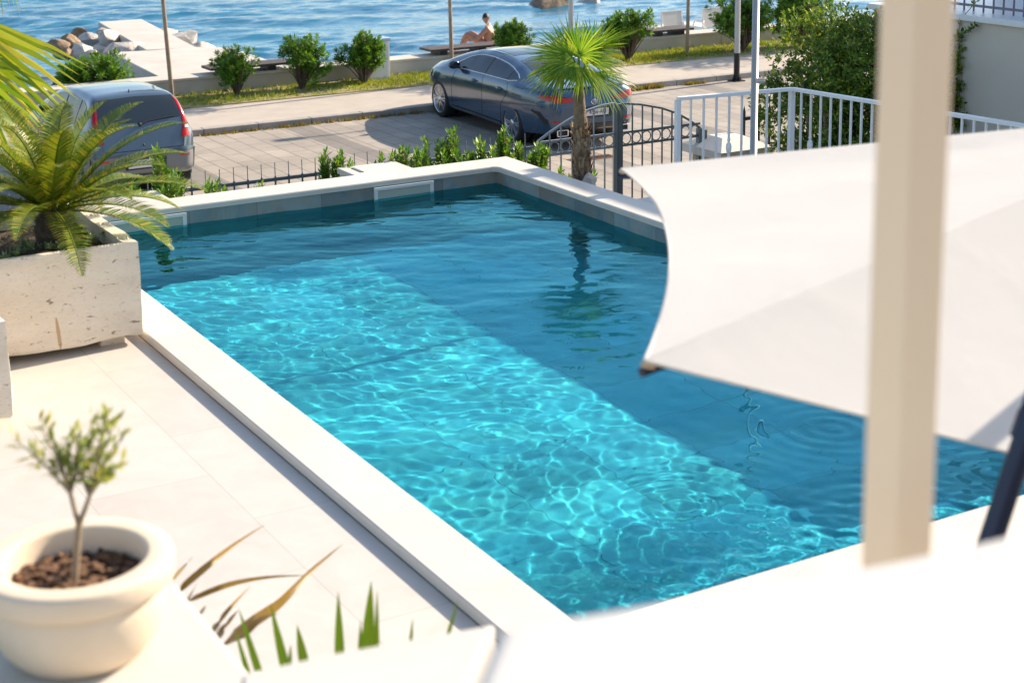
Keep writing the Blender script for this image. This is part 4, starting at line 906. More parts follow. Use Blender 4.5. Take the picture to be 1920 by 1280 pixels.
# ------------------------------------------------------------------ cars
class Body:
    """smooth car body given by profile curves; y runs rear to front, rear axle at y = 0"""
    def __init__(s, top, belt, bot, wmax, wtop, ystat, round_=.06):
        s.c = {k: (np.array([p[0] for p in v]), np.array([p[1] for p in v])) for k, v in dict(top=top, belt=belt, bot=bot, wmax=wmax, wtop=wtop).items()}
        s.ys = ystat; s.round = round_
    def g(s, k, y):
        X, Y = s.c[k]; h = .05
        return float(sum(np.interp(y+d, X, Y) for d in (-h, -h/2, 0, h/2, h))/5)
    def half(s, y):
        """half section, bottom centre -> side -> top centre"""
        zb, ze, zt, wm, wt = (s.g(k, y) for k in ('bot', 'belt', 'top', 'wmax', 'wtop'))
        ze = min(ze, zt-.012); hh = ze-zb
        gl = max(0., zt-ze)
        P_ = [(0, zb), (wm*.86, zb), (wm*.945, zb+.03), (wm*.975, zb+.12*hh), (wm*.995, zb+.40*hh), (wm, zb+.62*hh), (wm*.992, zb+.80*hh), (wm*.968, zb+.93*hh), (wm*.935, ze)]
        wl = wm*.915
        for t_ in (.12, .3, .5, .7, .86):
            P_.append((wl+(wt-wl)*(t_**1.15), ze+gl*(.04+.90*t_)))
        P_ += [(wt-.025, ze+gl*.925+.004), (wt*.86, ze+gl*.962), (wt*.6, ze+gl*.988), (wt*.3, ze+gl*.998), (0, zt)]
        return P_
    def mesh(s, n=1):
        rings = []
        for y in s.ys:
            h = s.half(y); rings.append([(x, y, z) for x, z in h]+[(-x, y, z) for x, z in h[-2:0:-1]])
        b = MB(); b.grid(rings, closed=True); m = len(rings[0])
        b.add(rings[0], [tuple(range(m))]); b.add(rings[-1], [tuple(range(m))[::-1]])
        return b
    def side(s, y, z):          # half width at height z
        h = s.half(y)[1:]; zs = np.maximum.accumulate(np.array([p[1] for p in h])+np.arange(len(h))*1e-6); return float(np.interp(z, zs, [p[0] for p in h]))
    def topz(s, x, y):
        h = s.half(y)[8:][::-1]; return float(np.interp(abs(x), [p[0] for p in h], [p[1] for p in h]))
    def rear(s, x, z, front=False):
        ys = s.ys if not front else s.ys[::-1]; prev = ys[0]
        ok = lambda y: s.g('bot', y) <= z <= s.g('top', y) and s.side(y, z) >= abs(x) and s.topz(x, y) >= z-.001
        for y in ys:
            if ok(y): break
            prev = y
        a_, b_ = prev, y
        for _ in range(12):
            m = (a_+b_)/2
            if ok(m): b_ = m
            else: a_ = m
        return b_
    def patch_side(s, lo, hi, sg, off=.004, n=24, m=8, mb=None, mi=0):
        """lo, hi: lists of (y,z) running the same way"""
        mb = mb or MB(); rows = []
        def res(pl, n):
            pl = [Vector(p) for p in pl]; L = [0]
            for a_, b_ in zip(pl[:-1], pl[1:]): L.append(L[-1]+(b_-a_).length)
            return [Vector((float(np.interp(L[-1]*i/n, L, [p[0] for p in pl])), float(np.interp(L[-1]*i/n, L, [p[1] for p in pl])))) for i in range(n+1)]
        A, B = res(lo, n), res(hi, n)
        for j in range(m+1):
            row = []
            for a_, b_ in zip(A, B):
                q = a_.lerp(b_, j/m); row.append((sg*(s.side(q.x, q.y)+off), q.x, q.y))
            rows.append(row)
        mb.grid(rows, mi); return mb
    def patch_rear(s, lo, hi, off=.004, n=14, m=6, mb=None, front=False):
        mb = mb or MB(); rows = []
        for j in range(m+1):
            row = []
            for i in range(n+1):
                t_ = i/n*(len(lo)-1); k = min(int(t_), len(lo)-2); a_ = Vector(lo[k]).lerp(Vector(lo[k+1]), t_-k); b_ = Vector(hi[k]).lerp(Vector(hi[k+1]), t_-k); q = a_.lerp(b_, j/m)
                y = s.rear(q.x, q.y, front); row.append((q.x, y+(off if front else -off), q.y))
            rows.append(row)
        mb.grid(rows); return mb
    def patch_top(s, lo, hi, off=.004, n=16, m=12, mb=None):
        mb = mb or MB(); rows = []
        for j in range(m+1):
            row = []
            for i in range(n+1):
                t_ = i/n*(len(lo)-1); k = min(int(t_), len(lo)-2); a_ = Vector(lo[k]).lerp(Vector(lo[k+1]), t_-k); b_ = Vector(hi[k]).lerp(Vector(hi[k+1]), t_-k); q = a_.lerp(b_, j/m)
                row.append((q.x, q.y, s.topz(q.x, q.y)+off))
            rows.append(row)
        mb.grid(rows); return mb
    def line(s, pts, sg, r=.006, off=.003, mb=None, n=20):
        mb = mb or MB(); out_ = []
        pl = [Vector(p) for p in pts]; L = [0]
        for a_, b_ in zip(pl[:-1], pl[1:]): L.append(L[-1]+(b_-a_).length)
        for i in range(n+1):
            y, z = (float(np.interp(L[-1]*i/n, L, [p[k] for p in pl])) for k in (0, 1)); out_.append((sg*(s.side(y, z)+off), y, z))
        mb.tube(out_, r, 6); return mb
def finish_body(o, cuts):
    """cut the wheel arches out of the body"""
    c = MB()
    for (x, y, z, r, d) in cuts: c.tube([(x-d, y, z), (x+d, y, z)], r, 40, smooth=False)
    co = c.build('cutter', o.data.materials[0]); md = o.modifiers.new('arch', 'BOOLEAN'); md.operation = 'DIFFERENCE'; md.object = co; md.solver = 'EXACT'
    dg = bpy.context.evaluated_depsgraph_get(); dg.update(); me = bpy.data.meshes.new_from_object(o.evaluated_get(dg)); o.modifiers.clear(); o.data = me
    bpy.data.objects.remove(co)
    for p in me.polygons: p.use_smooth = True
    me.set_sharp_from_angle(angle=R(38))
rubber = mat('tyre_rubber', (.012, .012, .013), .75); alloy = mat('bright_alloy', (.62, .63, .64), .25, .9); alloy_dk = mat('dark_alloy', (.05, .05, .055), .4, .6)
glass_c = mat('car_glass', (.012, .02, .028), .04, 0, .8); chrome = mat('chrome_trim', (.75, .77, .8), .15, 1.); blackp = mat('black_plastic', (.02, .02, .022), .5); red_l = mat('red_lamp', (.42, .006, .008), .12, 0, .6); clear_l = mat('clear_lamp', (.62, .6, .6), .1); seam_m = mat('panel_gap', (.008, .009, .011), .6); white_pl = mat('plate_white', (.7, .7, .7), .4)
def wheel(car, x, y, r, rr, w, sg, spokes, style):
    e = bpy.data.objects.new('wheel', None); COL.objects.link(e); e.parent = car; e.location = (x, y, r)
    b = MB(); prof = [(rr, -w/2), (rr+.008, -w/2-.004), (r-.022, -w/2), (r-.004, -w/2+.02), (r, -w/4), (r, w/4), (r-.004, w/2-.02), (r-.022, w/2), (rr+.008, w/2+.004), (rr, w/2)]
    b.lathe(prof, n=48, axis='X'); b.build('tyre', rubber, e)
    o = sg*w/2; b = MB(); b.lathe([(rr, o), (rr-.006, o+sg*.002), (rr-.016, o-sg*.012), (rr-.03, -o)], n=48, axis='X'); b.lathe([(rr-.018, o-sg*.055), (.0, o-sg*.06)], n=40, axis='X', m=1)
    for k in range(spokes):
        a0 = 2*math.pi*k/spokes
        for da in ((-.10, .10) if style == 'double' else (0,)):
            p0 = Vector((o-sg*.018, .045*math.cos(a0+da*2.2), .045*math.sin(a0+da*2.2))); p1 = Vector((o-sg*.010, (rr-.012)*math.cos(a0+da), (rr-.012)*math.sin(a0+da)))
            b.bar(p0, p1, .013 if style == 'double' else .05, .022, 0, (1, 0, 0))
    b.lathe([(.062, o-sg*.03), (.058, o-sg*.004), (.03, o+sg*.002), (.0, o+sg*.003)], n=20, axis='X')
    b.build('rim', [alloy if style == 'double' else mat('hub_cap', (.45, .46, .47), .4, .5), alloy_dk], e)
    return e
def plate(car, text, loc, w=.52, h=.11):
    e = MB(); e.box((loc[0]-w/2, loc[1]-.008, loc[2]-h/2), (loc[0]+w/2, loc[1], loc[2]+h/2)); o = e.build('number_plate', white_pl, car)
    b = MB(); b.box((loc[0]-w/2-.012, loc[1]-.006, loc[2]-h/2-.012), (loc[0]+w/2+.012, loc[1]+.002, loc[2]+h/2+.012)); b.build('plate_frame', blackp, o)
    cu = bpy.data.curves.new('plate_text', 'FONT'); cu.body = text; cu.size = .098; cu.align_x = 'CENTER'; cu.align_y = 'CENTER'; cu.extrude = .0008
    to = bpy.data.objects.new('tmp', cu); COL.objects.link(to); dg = bpy.context.evaluated_depsgraph_get(); me = bpy.data.meshes.new_from_object(to.evaluated_get(dg)); bpy.data.objects.remove(to)
    t = bpy.data.objects.new('plate_text', me); COL.objects.link(t); t.parent = o; me.materials.clear(); me.materials.append(seam_m); t.location = (loc[0], loc[1]-.0095, loc[2]); t.rotation_euler = (R(90), 0, 0); t.scale = (.86, 1, 1)

def paint(name, col, rough=.28, metal=.55):
    m = mat(name, col, rough, metal, .5, **{'Coat Weight': 1., 'Coat Roughness': .04}); return m
def coupe():
    car = thing('parked_car', 'dark blue grey four door coupe parked facing the sea', 'car', (14.02, 22.72, -2.0), R(-3.4))
    B = Body(
        top=[(-1.12, .60), (-1.10, .86), (-1.05, .98), (-.95, 1.015), (-.6, 1.05), (-.35, 1.085), (-.1, 1.15), (.3, 1.265), (.7, 1.325), (1.1, 1.36), (1.5, 1.37), (1.9, 1.345), (2.3, 1.26), (2.65, 1.145), (2.85, 1.075), (3.0, 1.03), (3.4, .965), (3.65, .89), (3.82, .77), (3.90, .60)],
        belt=[(-1.12, .58), (-1.08, .84), (-1.0, .93), (-.6, .985), (0, 1.0), (.6, .99), (1.5, .965), (2.5, .94), (3.0, .91), (3.4, .86), (3.7, .75), (3.9, .57)],
        bot=[(-1.12, .42), (-1.05, .33), (-.8, .25), (-.3, .20), (3.2, .20), (3.6, .21), (3.9, .32)],
        wmax=[(-1.12, .58), (-1.08, .70), (-1.0, .79), (-.8, .875), (-.4, .935), (0, .955), (.5, .945), (1.2, .925), (2.2, .925), (2.9, .945), (3.25, .935), (3.55, .86), (3.75, .73), (3.9, .50)],
        wtop=[(-1.12, .46), (-1.0, .62), (-.6, .70), (-.3, .69), (.1, .62), (.6, .57), (1.2, .565), (1.8, .575), (2.3, .63), (2.8, .74), (3.1, .74), (3.5, .66), (3.9, .40)],
        ystat=[-1.12, -1.11, -1.09, -1.07, -1.04, -1.0]+[(-.95+i*.075) for i in range(63)]+[3.76, 3.80, 3.84, 3.87, 3.89, 3.90])
    pm = paint('blue_grey_metallic', (.026, .072, .135), .2, .4); pm2 = pm
    body = B.mesh().build('body', pm, car); r = .345
    finish_body(body, [(sx_*.93, y, r, .385, .30) for sx_ in (-1, 1) for y in (0, 2.94)])
    for y in (0, 2.94):
        b = MB(); b.tube([(-.66, y, r), (.66, y, r)], .384, 32); b.build('wheel_well', blackp, car)
    for sx_ in (-1, 1):
        for y in (0, 2.94): wheel(car, sx_*.825, y, r, .258, .235, sx_, 8, 'double')
    for sg in (-1, 1):
        z0 = lambda y: 1.0-.03*(y-.2)/2
        # side glass, two panes under one chrome arch
        up = [(-.02, 1.075), (.15, 1.135), (.4, 1.195), (.7, 1.24), (1.0, 1.267), (1.3, 1.28), (1.6, 1.275), (1.85, 1.245), (2.1, 1.18), (2.32, 1.095), (2.45, 1.015)]
        upz = lambda y: float(np.interp(y, [p[0] for p in up], [p[1] for p in up])); loz = lambda y: float(np.interp(y, [-.05, .1, 2.5], [1.055, 1.022, .985]))
        for nm, y0, y1 in (('rear_window', .02, .30), ('rear_door_window', .325, 1.17), ('front_door_window', 1.22, 2.43)):
            ys = np.linspace(y0, y1, 14); w = B.patch_side([(y, loz(y)+.008) for y in ys], [(y, max(loz(y)+.01, upz(y)-.018)) for y in ys], sg, .005).build('window', glass_c, car)
        tr = B.line([(y, upz(y)) for y in np.linspace(-.02, 2.45, 30)], sg, .0085, .006, n=50); B.line([(y, loz(y)-.004) for y in np.linspace(-.02, 2.45, 12)], sg, .0085, .006, tr, 30); tr.build('chrome_trim', chrome, car)
        pl = B.patch_side([(1.172, loz(1.17)), (1.222, loz(1.22))], [(1.165, upz(1.17)-.01), (1.218, upz(1.22)-.01)], sg, .0062, 2, 8); B.patch_side([(.302, loz(.3)), (.322, loz(.32))], [(.302, upz(.3)-.01), (.322, upz(.32)-.01)], sg, .0062, 2, 8, pl); pl.build('window_pillar', blackp, car)
        sm = B.line([(.22, .99), (.16, .9), (.20, .78), (.40, .60), (.44, .30)], sg, .004, .000); B.line([(1.19, .98), (1.17, .7), (1.20, .28)], sg, .004, .000, sm); B.line([(2.30, .965), (2.42, .7), (2.42, .28)], sg, .004, 0, sm); B.line([(.46, .275), (2.42, .275)], sg, .004, 0, sm); sm.build('door_gap', seam_m, car)
        for y in (.36, 1.40):
            q = B.side(y+.1, .86); hd = MB(); hd.tube([(sg*(q+.004), y, .862), (sg*(q+.03), y+.02, .866), (sg*(q+.034), y+.12, .862), (sg*(q+.004), y+.21, .855)], [.012, .015, .015, .012], 8); hd.build('door_handle', pm2, car)
            cup = B.patch_side([(y+.03, .825), (y+.17, .825)], [(y+.03, .885), (y+.17, .885)], sg, .0025, 6, 4); cup.build('handle_recess', seam_m, car)
        sk = B.patch_side([(.45, .225), (2.50, .225)], [(.45, .29), (2.50, .29)], sg, .014, 20, 3); sk.build('sill_trim', paint('sill_paint', (.07, .085, .11), .3, .6) if sg < 0 else bpy.data.materials['sill_paint'], car)
        # mirror
        q = B.side(2.25, 1.0); mr = MB(); pts = []
        bm_ = bmesh.new(); bmesh.ops.create_icosphere(bm_, subdivisions=3, radius=1)
        for w in bm_.verts:
            c_ = w.co; w.co = Vector((c_.x*.115, c_.y*.075*(1 if c_.y > 0 else .45), c_.z*.075))
        me = bpy.data.meshes.new('mirror'); bm_.to_mesh(me); bm_.free(); me.materials.append(pm2)
        for p_ in me.polygons: p_.use_smooth = True
        o = bpy.data.objects.new('mirror', me); COL.objects.link(o); o.parent = car; o.location = (sg*(q+.13), 2.22, 1.045)
        st = MB(); st.tube([(-sg*.16, 0, -.07), (-sg*.06, 0, -.045)], [.022, .02], 8); st.build('mirror_arm', blackp, o)
        gl2 = MB(); gl2.lathe([(.0, -.0362), (.085, -.0355), (.09, -.034)], n=24, axis='Y'); g_ = gl2.build('mirror_glass', glass_c, o); g_.scale = (1.05, 1, .68)
        # lamps and bumper vents
        tl = B.patch_rear([(sg*.36, .80), (sg*.5, .79), (sg*.66, .80), (sg*.74, .82)], [(sg*.36, .845), (sg*.5, .875), (sg*.64, .905), (sg*.74, .915)], .010, 16, 6); B.patch_side([(-1.03, .815), (-.95, .83), (-.84, .86), (-.76, .885)], [(-1.03, .915), (-.95, .92), (-.85, .915), (-.76, .895)], sg, .010, 10, 5, tl); tl.build('tail_light', red_l, car)
        li = B.patch_rear([(sg*.40, .858), (sg*.72, .892)], [(sg*.40, .866), (sg*.72, .902)], .013, 10, 2); li.build('light_bar', mat('dark_red_lamp', (.12, .003, .004), .2), car)
        rf = B.patch_rear([(sg*.55, .46), (sg*.73, .47)], [(sg*.55, .485), (sg*.73, .495)], .008, 6, 2); rf.build('reflector', red_l, car)
        vt = B.patch_side([(-.99, .42), (-.93, .44), (-.80, .58), (-.64, .63)], [(-.99, .52), (-.95, .54), (-.85, .64), (-.64, .66)], sg, .006, 10, 3); vt.build('bumper_vent', seam_m, car)
        ex = MB(); cx = sg*.56; ring = [(cx+.095*max(-1, min(1, 1.35*math.cos(a))), 0, .30+.048*max(-1, min(1, 1.35*math.sin(a)))) for a in np.linspace(0, 2*math.pi, 33)]
        ex.tube([(q_[0], -1.085, q_[2]) for q_ in ring], .011, 8, cap=False); xo = ex.build('exhaust', chrome, car); hole = MB(); hole.add([(q_[0], -1.07, q_[2]) for q_ in ring[:-1]], [tuple(range(32))]); hole.build('exhaust_mouth', seam_m, xo)
        hl = B.patch_side([(3.42, .70), (3.72, .62)], [(3.42, .78), (3.70, .72)], sg, .006, 8, 4); hl.build('headlight', clear_l, car)
    df = B.patch_rear([(-.62, .27), (0, .26), (.62, .27)], [(-.68, .42), (0, .43), (.68, .42)], .006, 20, 5); df.build('diffuser', blackp, car)
    rc = B.patch_rear([(-.31, .52), (.31, .52)], [(-.34, .70), (.34, .70)], .003, 10, 5); rc.build('plate_recess', mat('recess_paint', (.03, .036, .048), .35, .4), car)
    plate(car, 'ST 4566-AN', (0, B.rear(0, .61)-.012, .61))
    bt = MB(); bt.box((-.36, -1.118, .705), (.36, -1.094, .722)); bt.build('boot_strip', chrome, car)
    # rear screen and windscreen
    B.patch_top([(-.56, -.33), (0, -.38), (.56, -.33)], [(-.50, .52), (0, .60), (.50, .52)], .005).build('rear_screen', glass_c, car)
    B.patch_top([(-.50, 1.86), (0, 1.93), (.50, 1.86)], [(-.64, 2.66), (0, 2.80), (.64, 2.66)], .005).build('windscreen', glass_c, car)
    B.patch_top([(-.45, .85), (.45, .85)], [(-.45, 1.62), (.45, 1.62)], .004).build('glass_roof', glass_c, car)
    sm = MB()
    for sg in (-1, 1): sm.tube([(sg*.60, y, B.topz(sg*.60, y)+.001) for y in np.linspace(-.40, -.98, 10)], .004, 5)
    sm.tube([(x_, -1.0, B.topz(x_, -1.0)+.001) for x_ in np.linspace(-.6, .6, 14)], .004, 5); sm.build('boot_gap', seam_m, car)
    lp = MB(); lp.add([(x_, -1.04+.06*(x_/.6)**2+dy, B.topz(x_, -1.0)+.004+dz_) for dy, dz_ in ((0, .012), (.06, .0)) for x_ in np.linspace(-.58, .58, 15)], [(i, i+1, i+16, i+15) for i in range(14)], smooth=True); lp.build('boot_lip', pm2, car)
    # star badge
    bd = MB(); zb_ = .775; yb_ = B.rear(0, zb_)-.012
    bd.tube([(.042*math.cos(a), yb_, zb_+.042*math.sin(a)) for a in np.linspace(0, 2*math.pi, 25)], .005, 6, cap=False)
    for k in range(3): a = R(90+120*k); bd.bar((0, yb_, zb_), (.04*math.cos(a), yb_, zb_+.04*math.sin(a)), .009, .006)
    bd.build('badge', chrome, car)
coupe()

def hatch():
    car = thing('parked_car', 'silver blue small hatchback parked at the left, seen from behind', 'car', (6.68, 22.80, -2.0), R(1.0))
    B = Body(
        top=[(-.62, .50), (-.60, .72), (-.57, .92), (-.52, 1.02), (-.40, 1.21), (-.28, 1.37), (-.2, 1.415), (-.05, 1.44), (.4, 1.455), (.8, 1.45), (1.2, 1.42), (1.5, 1.355), (1.9, 1.20), (2.2, 1.06), (2.4, .99), (2.8, .91), (3.05, .80), (3.18, .66), (3.22, .5)],
        belt=[(-.62, .48), (-.58, .80), (-.45, .93), (0, .95), (.8, .92), (1.8, .89), (2.4, .86), (2.8, .80), (3.1, .66), (3.22, .46)],
        bot=[(-.62, .38), (-.58, .31), (-.45, .25), (-.2, .2), (2.8, .2), (3.22, .3)],
        wmax=[(-.62, .62), (-.59, .70), (-.53, .765), (-.4, .81), (-.1, .83), (.5, .832), (2.2, .83), (2.7, .81), (3.0, .72), (3.22, .5)],
        wtop=[(-.62, .56), (-.52, .68), (-.35, .645), (-.2, .60), (0, .575), (.5, .57), (1.2, .58), (1.6, .62), (2.2, .70), (2.6, .68), (3.22, .4)],
        ystat=[-.62, -.615, -.605, -.595, -.58, -.56, -.54]+[(-.51+i*.06) for i in range(61)]+[3.17, 3.195, 3.21, 3.22])
    pm = paint('silver_blue_metallic', (.08, .12, .16), .28, .45); grey = mat('grey_bumper', (.20, .205, .21), .55)
    body = B.mesh().build('body', pm, car); r = .29
    finish_body(body, [(sx_*.82, y, r, .335, .28) for sx_ in (-1, 1) for y in (0, 2.46)])
    for y in (0, 2.46): b = MB(); b.tube([(-.58, y, r), (.58, y, r)], .334, 28); b.build('wheel_well', blackp, car)
    for sx_ in (-1, 1):
        for y in (0, 2.46): wheel(car, sx_*.725, y, r, .19, .17, sx_, 6, 'single')
    for sg in (-1, 1):
        up = [(-.16, 1.27), (.1, 1.345), (.5, 1.375), (.9, 1.375), (1.3, 1.33), (1.6, 1.22), (1.85, 1.05), (1.95, .97)]
        upz = lambda y: float(np.interp(y, [p[0] for p in up], [p[1] for p in up])); loz = lambda y: float(np.interp(y, [-.2, 2], [1.0, .955]))
        for y0, y1 in ((-.10, .17), (.21, .83), (.90, 1.86)):
            ys = np.linspace(y0, y1, 12); B.patch_side([(y, loz(y)) for y in ys], [(y, max(loz(y)+.01, upz(y)-.01)) for y in ys], sg, .005).build('window', glass_c, car)
        sm = B.line([(.88, 1.36), (.86, .9), (.86, .3)], sg, .005, 0); B.line([(.20, 1.34), (.12, .95), (.28, .62), (.36, .3)], sg, .005, 0, sm); B.line([(1.93, .95), (1.96, .7), (1.96, .3)], sg, .005, 0, sm); sm.build('door_gap', seam_m, car)
        st = B.patch_side([(-.45, .53), (2.9, .50)], [(-.45, .60), (2.9, .57)], sg, .010, 30, 3); st.build('side_strip', grey, car)
        for y in (.30, 1.02): q = B.side(y, .84); hd = MB(); hd.tube([(sg*(q), y, .84), (sg*(q+.03), y+.04, .843), (sg*(q+.03), y+.14, .84), (sg*q, y+.18, .838)], .014, 8); hd.build('door_handle', grey, car)
        q = B.side(1.75, .98); mr = MB(); mr.box((sg*(q+.04)-.07, 1.70, .95), (sg*(q+.04)+.07, 1.80, 1.07)); mr.build('mirror', blackp, car, bevel=.025, seg=3)
        # tall tail lights climbing the rear pillars
        zz = np.linspace(.80, 1.37, 9); rows = []
        tl = MB()
        for z in zz:
            y_c = max(-.56, float(np.interp(z, [.8, .95, 1.02, 1.21, 1.37, 1.43], [-.56, -.535, -.50, -.385, -.27, -.2])))
            w1 = B.side(y_c+.03, z); wi = float(np.interp(z, [.78, .95, 1.05, 1.37], [.50, .575, .60, .555])); row = []
            for k in range(6):
                x_ = wi+(w1+.004-wi)*(.25+.75*k/5); row.append((sg*x_, B.rear(min(x_, w1-.012), z)-.010+(.045 if k == 5 else 0), z))
            rows.append(row)
        tl.grid(rows); tlo = tl.build('tail_light', red_l, car)
        cl = B.patch_rear([(sg*.63, .925), (sg*.70, .925)], [(sg*.635, .965), (sg*.70, .965)], .016, 5, 4); cl.build('clear_lens', clear_l, tlo)
        rf = B.patch_rear([(sg*.52, .535), (sg*.66, .535)], [(sg*.52, .565), (sg*.66, .565)], .022, 5, 2); rf.build('reflector', mat('orange_red_reflector', (.55, .05, .03), .2), car)
        hl = B.patch_side([(2.80, .62), (3.02, .56)], [(2.80, .78), (2.98, .70)], sg, .006, 8, 4); hl.build('headlight', clear_l, car)
    # bumper skin with its own lower band
    bp = B.patch_rear([(-.73, .36), (-.4, .335), (0, .33), (.4, .335), (.73, .36)], [(-.74, .60), (-.4, .60), (0, .60), (.4, .60), (.74, .60)], .018, 26, 8); B.patch_side([(-.52, .33), (-.36, .30)], [(-.52, .60), (-.36, .60)], 1, .016, 6, 8, bp); B.patch_side([(-.52, .33), (-.36, .30)], [(-.52, .60), (-.36, .60)], -1, .016, 6, 8, bp); bp.build('bumper', grey, car)
    sh = B.patch_rear([(-.74, .605), (0, .605), (.74, .605)], [(-.74, .665), (0, .665), (.74, .665)], .022, 26, 3); sh.build('bumper_shelf', pm, car)
    B.patch_rear([(-.60, 1.085), (0, 1.055), (.60, 1.085)], [(-.545, 1.375), (0, 1.395), (.545, 1.375)], .006, 20, 12).build('rear_screen', mat('tinted_rear_glass', (.02, .03, .035), .06, 0, .8), car)
    sm = MB()
    for sg in (-1, 1): sm.tube([(sg*x_, B.rear(x_, z)-.001, z) for x_, z in ((.60, .9), (.60, .78), (.59, .68))], .004, 5)
    sm.tube([(x_, B.rear(x_, .675)-.001, .675) for x_ in np.linspace(-.59, .59, 16)], .005, 5); sm.build('tailgate_gap', seam_m, car)
    wp = MB(); wp.tube([(-.02, B.rear(0, 1.03)-.02, 1.03), (.1, B.rear(.1, 1.065)-.022, 1.065), (.5, B.rear(.5, 1.095)-.022, 1.10)], [.016, .010, .007], 6); wp.lathe([(.0, -.03), (.026, -.026), (.03, .01)], (-.02, B.rear(0, 1.025), 1.025), 12, axis='Y'); wp.build('wiper', blackp, car)
    bd = MB(); bd.lathe([(.0, -.012), (.030, -.010), (.036, .0), (.036, .01)], (-.02, B.rear(0, .90), .90), 20, axis='Y'); bd.build('badge', chrome, car)
    lk = MB(); lk.lathe([(.0, -.008), (.016, -.006), (.018, .004)], (0, B.rear(0, .74), .74), 14, axis='Y'); lk.build('lock', blackp, car)
    rc = B.patch_rear([(-.30, .40), (.30, .40)], [(-.31, .56), (.31, .56)], .021, 10, 4); rc.build('plate_recess', blackp, car)
    pb = MB(); pb.box((-.26, B.rear(0, .48)-.034, .425), (.26, B.rear(0, .48)-.026, .535)); pb.build('number_plate', white_pl, car)
    an = MB(); z_ = B.topz(0, .0); an.tube([(0, -.03, z_), (0, -.05, z_+.03)], [.012, .006], 8); an.build('aerial', blackp, car)
    B.patch_top([(-.50, 1.33), (0, 1.38), (.50, 1.33)], [(-.62, 2.12), (0, 2.24), (.62, 2.12)], .005).build('windscreen', glass_c, car)
    # seat backs and shelf seen dimly: pale strips behind the glass
hatch()
# ------------------------------------------------------------------ foreground: parapet, pot, grasses, post, parasol
LZ = 1.15; LZ2 = 1.55
par_m = mottled('parapet_render', (.74, .71, .66), (.80, .775, .73), 1.5, .7, .08, 80)
cap_l = mottled('cream_cap_stone', (.56, .52, .46), (.62, .58, .52), 3, .6, .05, 80); cap_r = mottled('grey_white_cap_stone', (.54, .525, .495), (.60, .585, .555), 3, .55, .05, 80)
e = thing('parapet_wall', 'white parapet wall with stone caps in the lower right foreground', 'wall', (1.6, 3.0, DZ))
def capslab(pts, name, m, bev=.035, th=.09, label=None):
    P_ = [px(u, v_, z=LZ2) for u, v_ in pts]; b = MB(); b.prism([(q.x, q.y) for q in P_][::-1], LZ2-th, LZ2); o = PW(b, name, m, e, bevel=bev, seg=5)
    if label: o['label'] = label
    for p_ in o.data.polygons: p_.use_smooth = False
    return P_
capslab([(452, 1260), (620, 1222), (780, 1193), (929, 1166), (880, 1281), (800, 1480), (430, 1480)], 'cap_slab', cap_l, .012, label='cream cap slab at the left end')
LZ3 = 2.25
def slope_pt(u, v_): return px(u, v_, z=LZ3)           # the right part stands higher and nearer
SL = [(930.5, 1165.6), (1160, 1130), (1400, 1090), (1640, 1047), (1800, 1014), (1990, 968), (2100, 940), (2100, 1480), (801.5, 1480), (881.5, 1281)]
T_ = [slope_pt(*q) for q in SL]; n_ = len(T_)
for th0, th1, nm, mm, bev in ((0, .07, 'cap_slab', cap_r, .022), (.0705, 2.2, 'wall_body', par_m, 0)):
    inset = 0 if nm == 'cap_slab' else .02; ctr = sum(T_, Vector())/n_
    U_ = [q.lerp(ctr, inset) for q in T_]
    b = MB(); vs = [q-Vector((0, 0, th1)) for q in U_]+[q-Vector((0, 0, th0)) for q in U_]
    b.add(vs, [tuple(range(n_)), tuple(range(2*n_-1, n_-1, -1))]+[((i+1) % n_, i, n_+i, n_+(i+1) % n_) for i in range(n_)])
    o = PW(b, nm, mm, e, bevel=bev, seg=5)
    if bev: o['label'] = 'bright white upper cap slab in front of the post'
Q = [px(u, v_, z=LZ2) for u, v_ in ((470, 1275), (915, 1195), (850, 1320), (800, 1480), (470, 1480))]
b = MB(); b.prism([(q.x, q.y) for q in Q][::-1], -2.0, LZ2-.0905); PW(b, 'wall_body', par_m, e)
# pot ledge
e = thing('pot_ledge', 'white wall end carrying the potted olive', 'wall', (.6, 3.4, DZ))
XE = px(400, 1172, z=LZ).x; YF_ = px(322, 1086, z=LZ).y
b = MB(); b.box((-1.5, 1.2, LZ-.09), (XE, YF_, LZ-.002)); PW(b, 'cap_slab', cap_l, e, bevel=.02, seg=4)
b = MB(); b.box((-1.45, 1.25, DZ), (XE-.03, YF_-.03, LZ-.0905)); PW(b, 'wall_body', par_m, e)
# pot
pc = px(152, 1216, z=LZ); pot_m = mottled('cream_pot_stone', (.72, .58, .42), (.79, .66, .50), 5, .75, .15, 70)
e = thing('plant_pot', 'round cream stone pot with a thick rim', 'pot', (pc.x, pc.y, LZ-.002))
b = MB(); RO = .222
b.lathe([(.0, 0), (.135, 0), (.148, .006), (.180, .045), (.198, .095), (.203, .13), (.203, .163), (.199, .168), (.199, .174), (.219, .177), (.224, .184), (.226, .222), (.223, .232), (.216, .236), (.172, .236), (.165, .233), (.162, .226), (.160, .17), (.157, .12)], n=64); b.build('pot_body', pot_m, e)
b = MB(); n_ = 40; rg = random.Random(4)
pts = [[Vector((r_*.159*math.cos(a), r_*.159*math.sin(a), .172+.016*noise.noise(Vector((r_*math.cos(a)*9, r_*math.sin(a)*9, 1)))+.012*noise.noise(Vector((r_*math.cos(a)*25, r_*math.sin(a)*25, 4))))) for a in np.linspace(0, 2*math.pi, 61)] for r_ in np.linspace(0.02, 1, 24)]
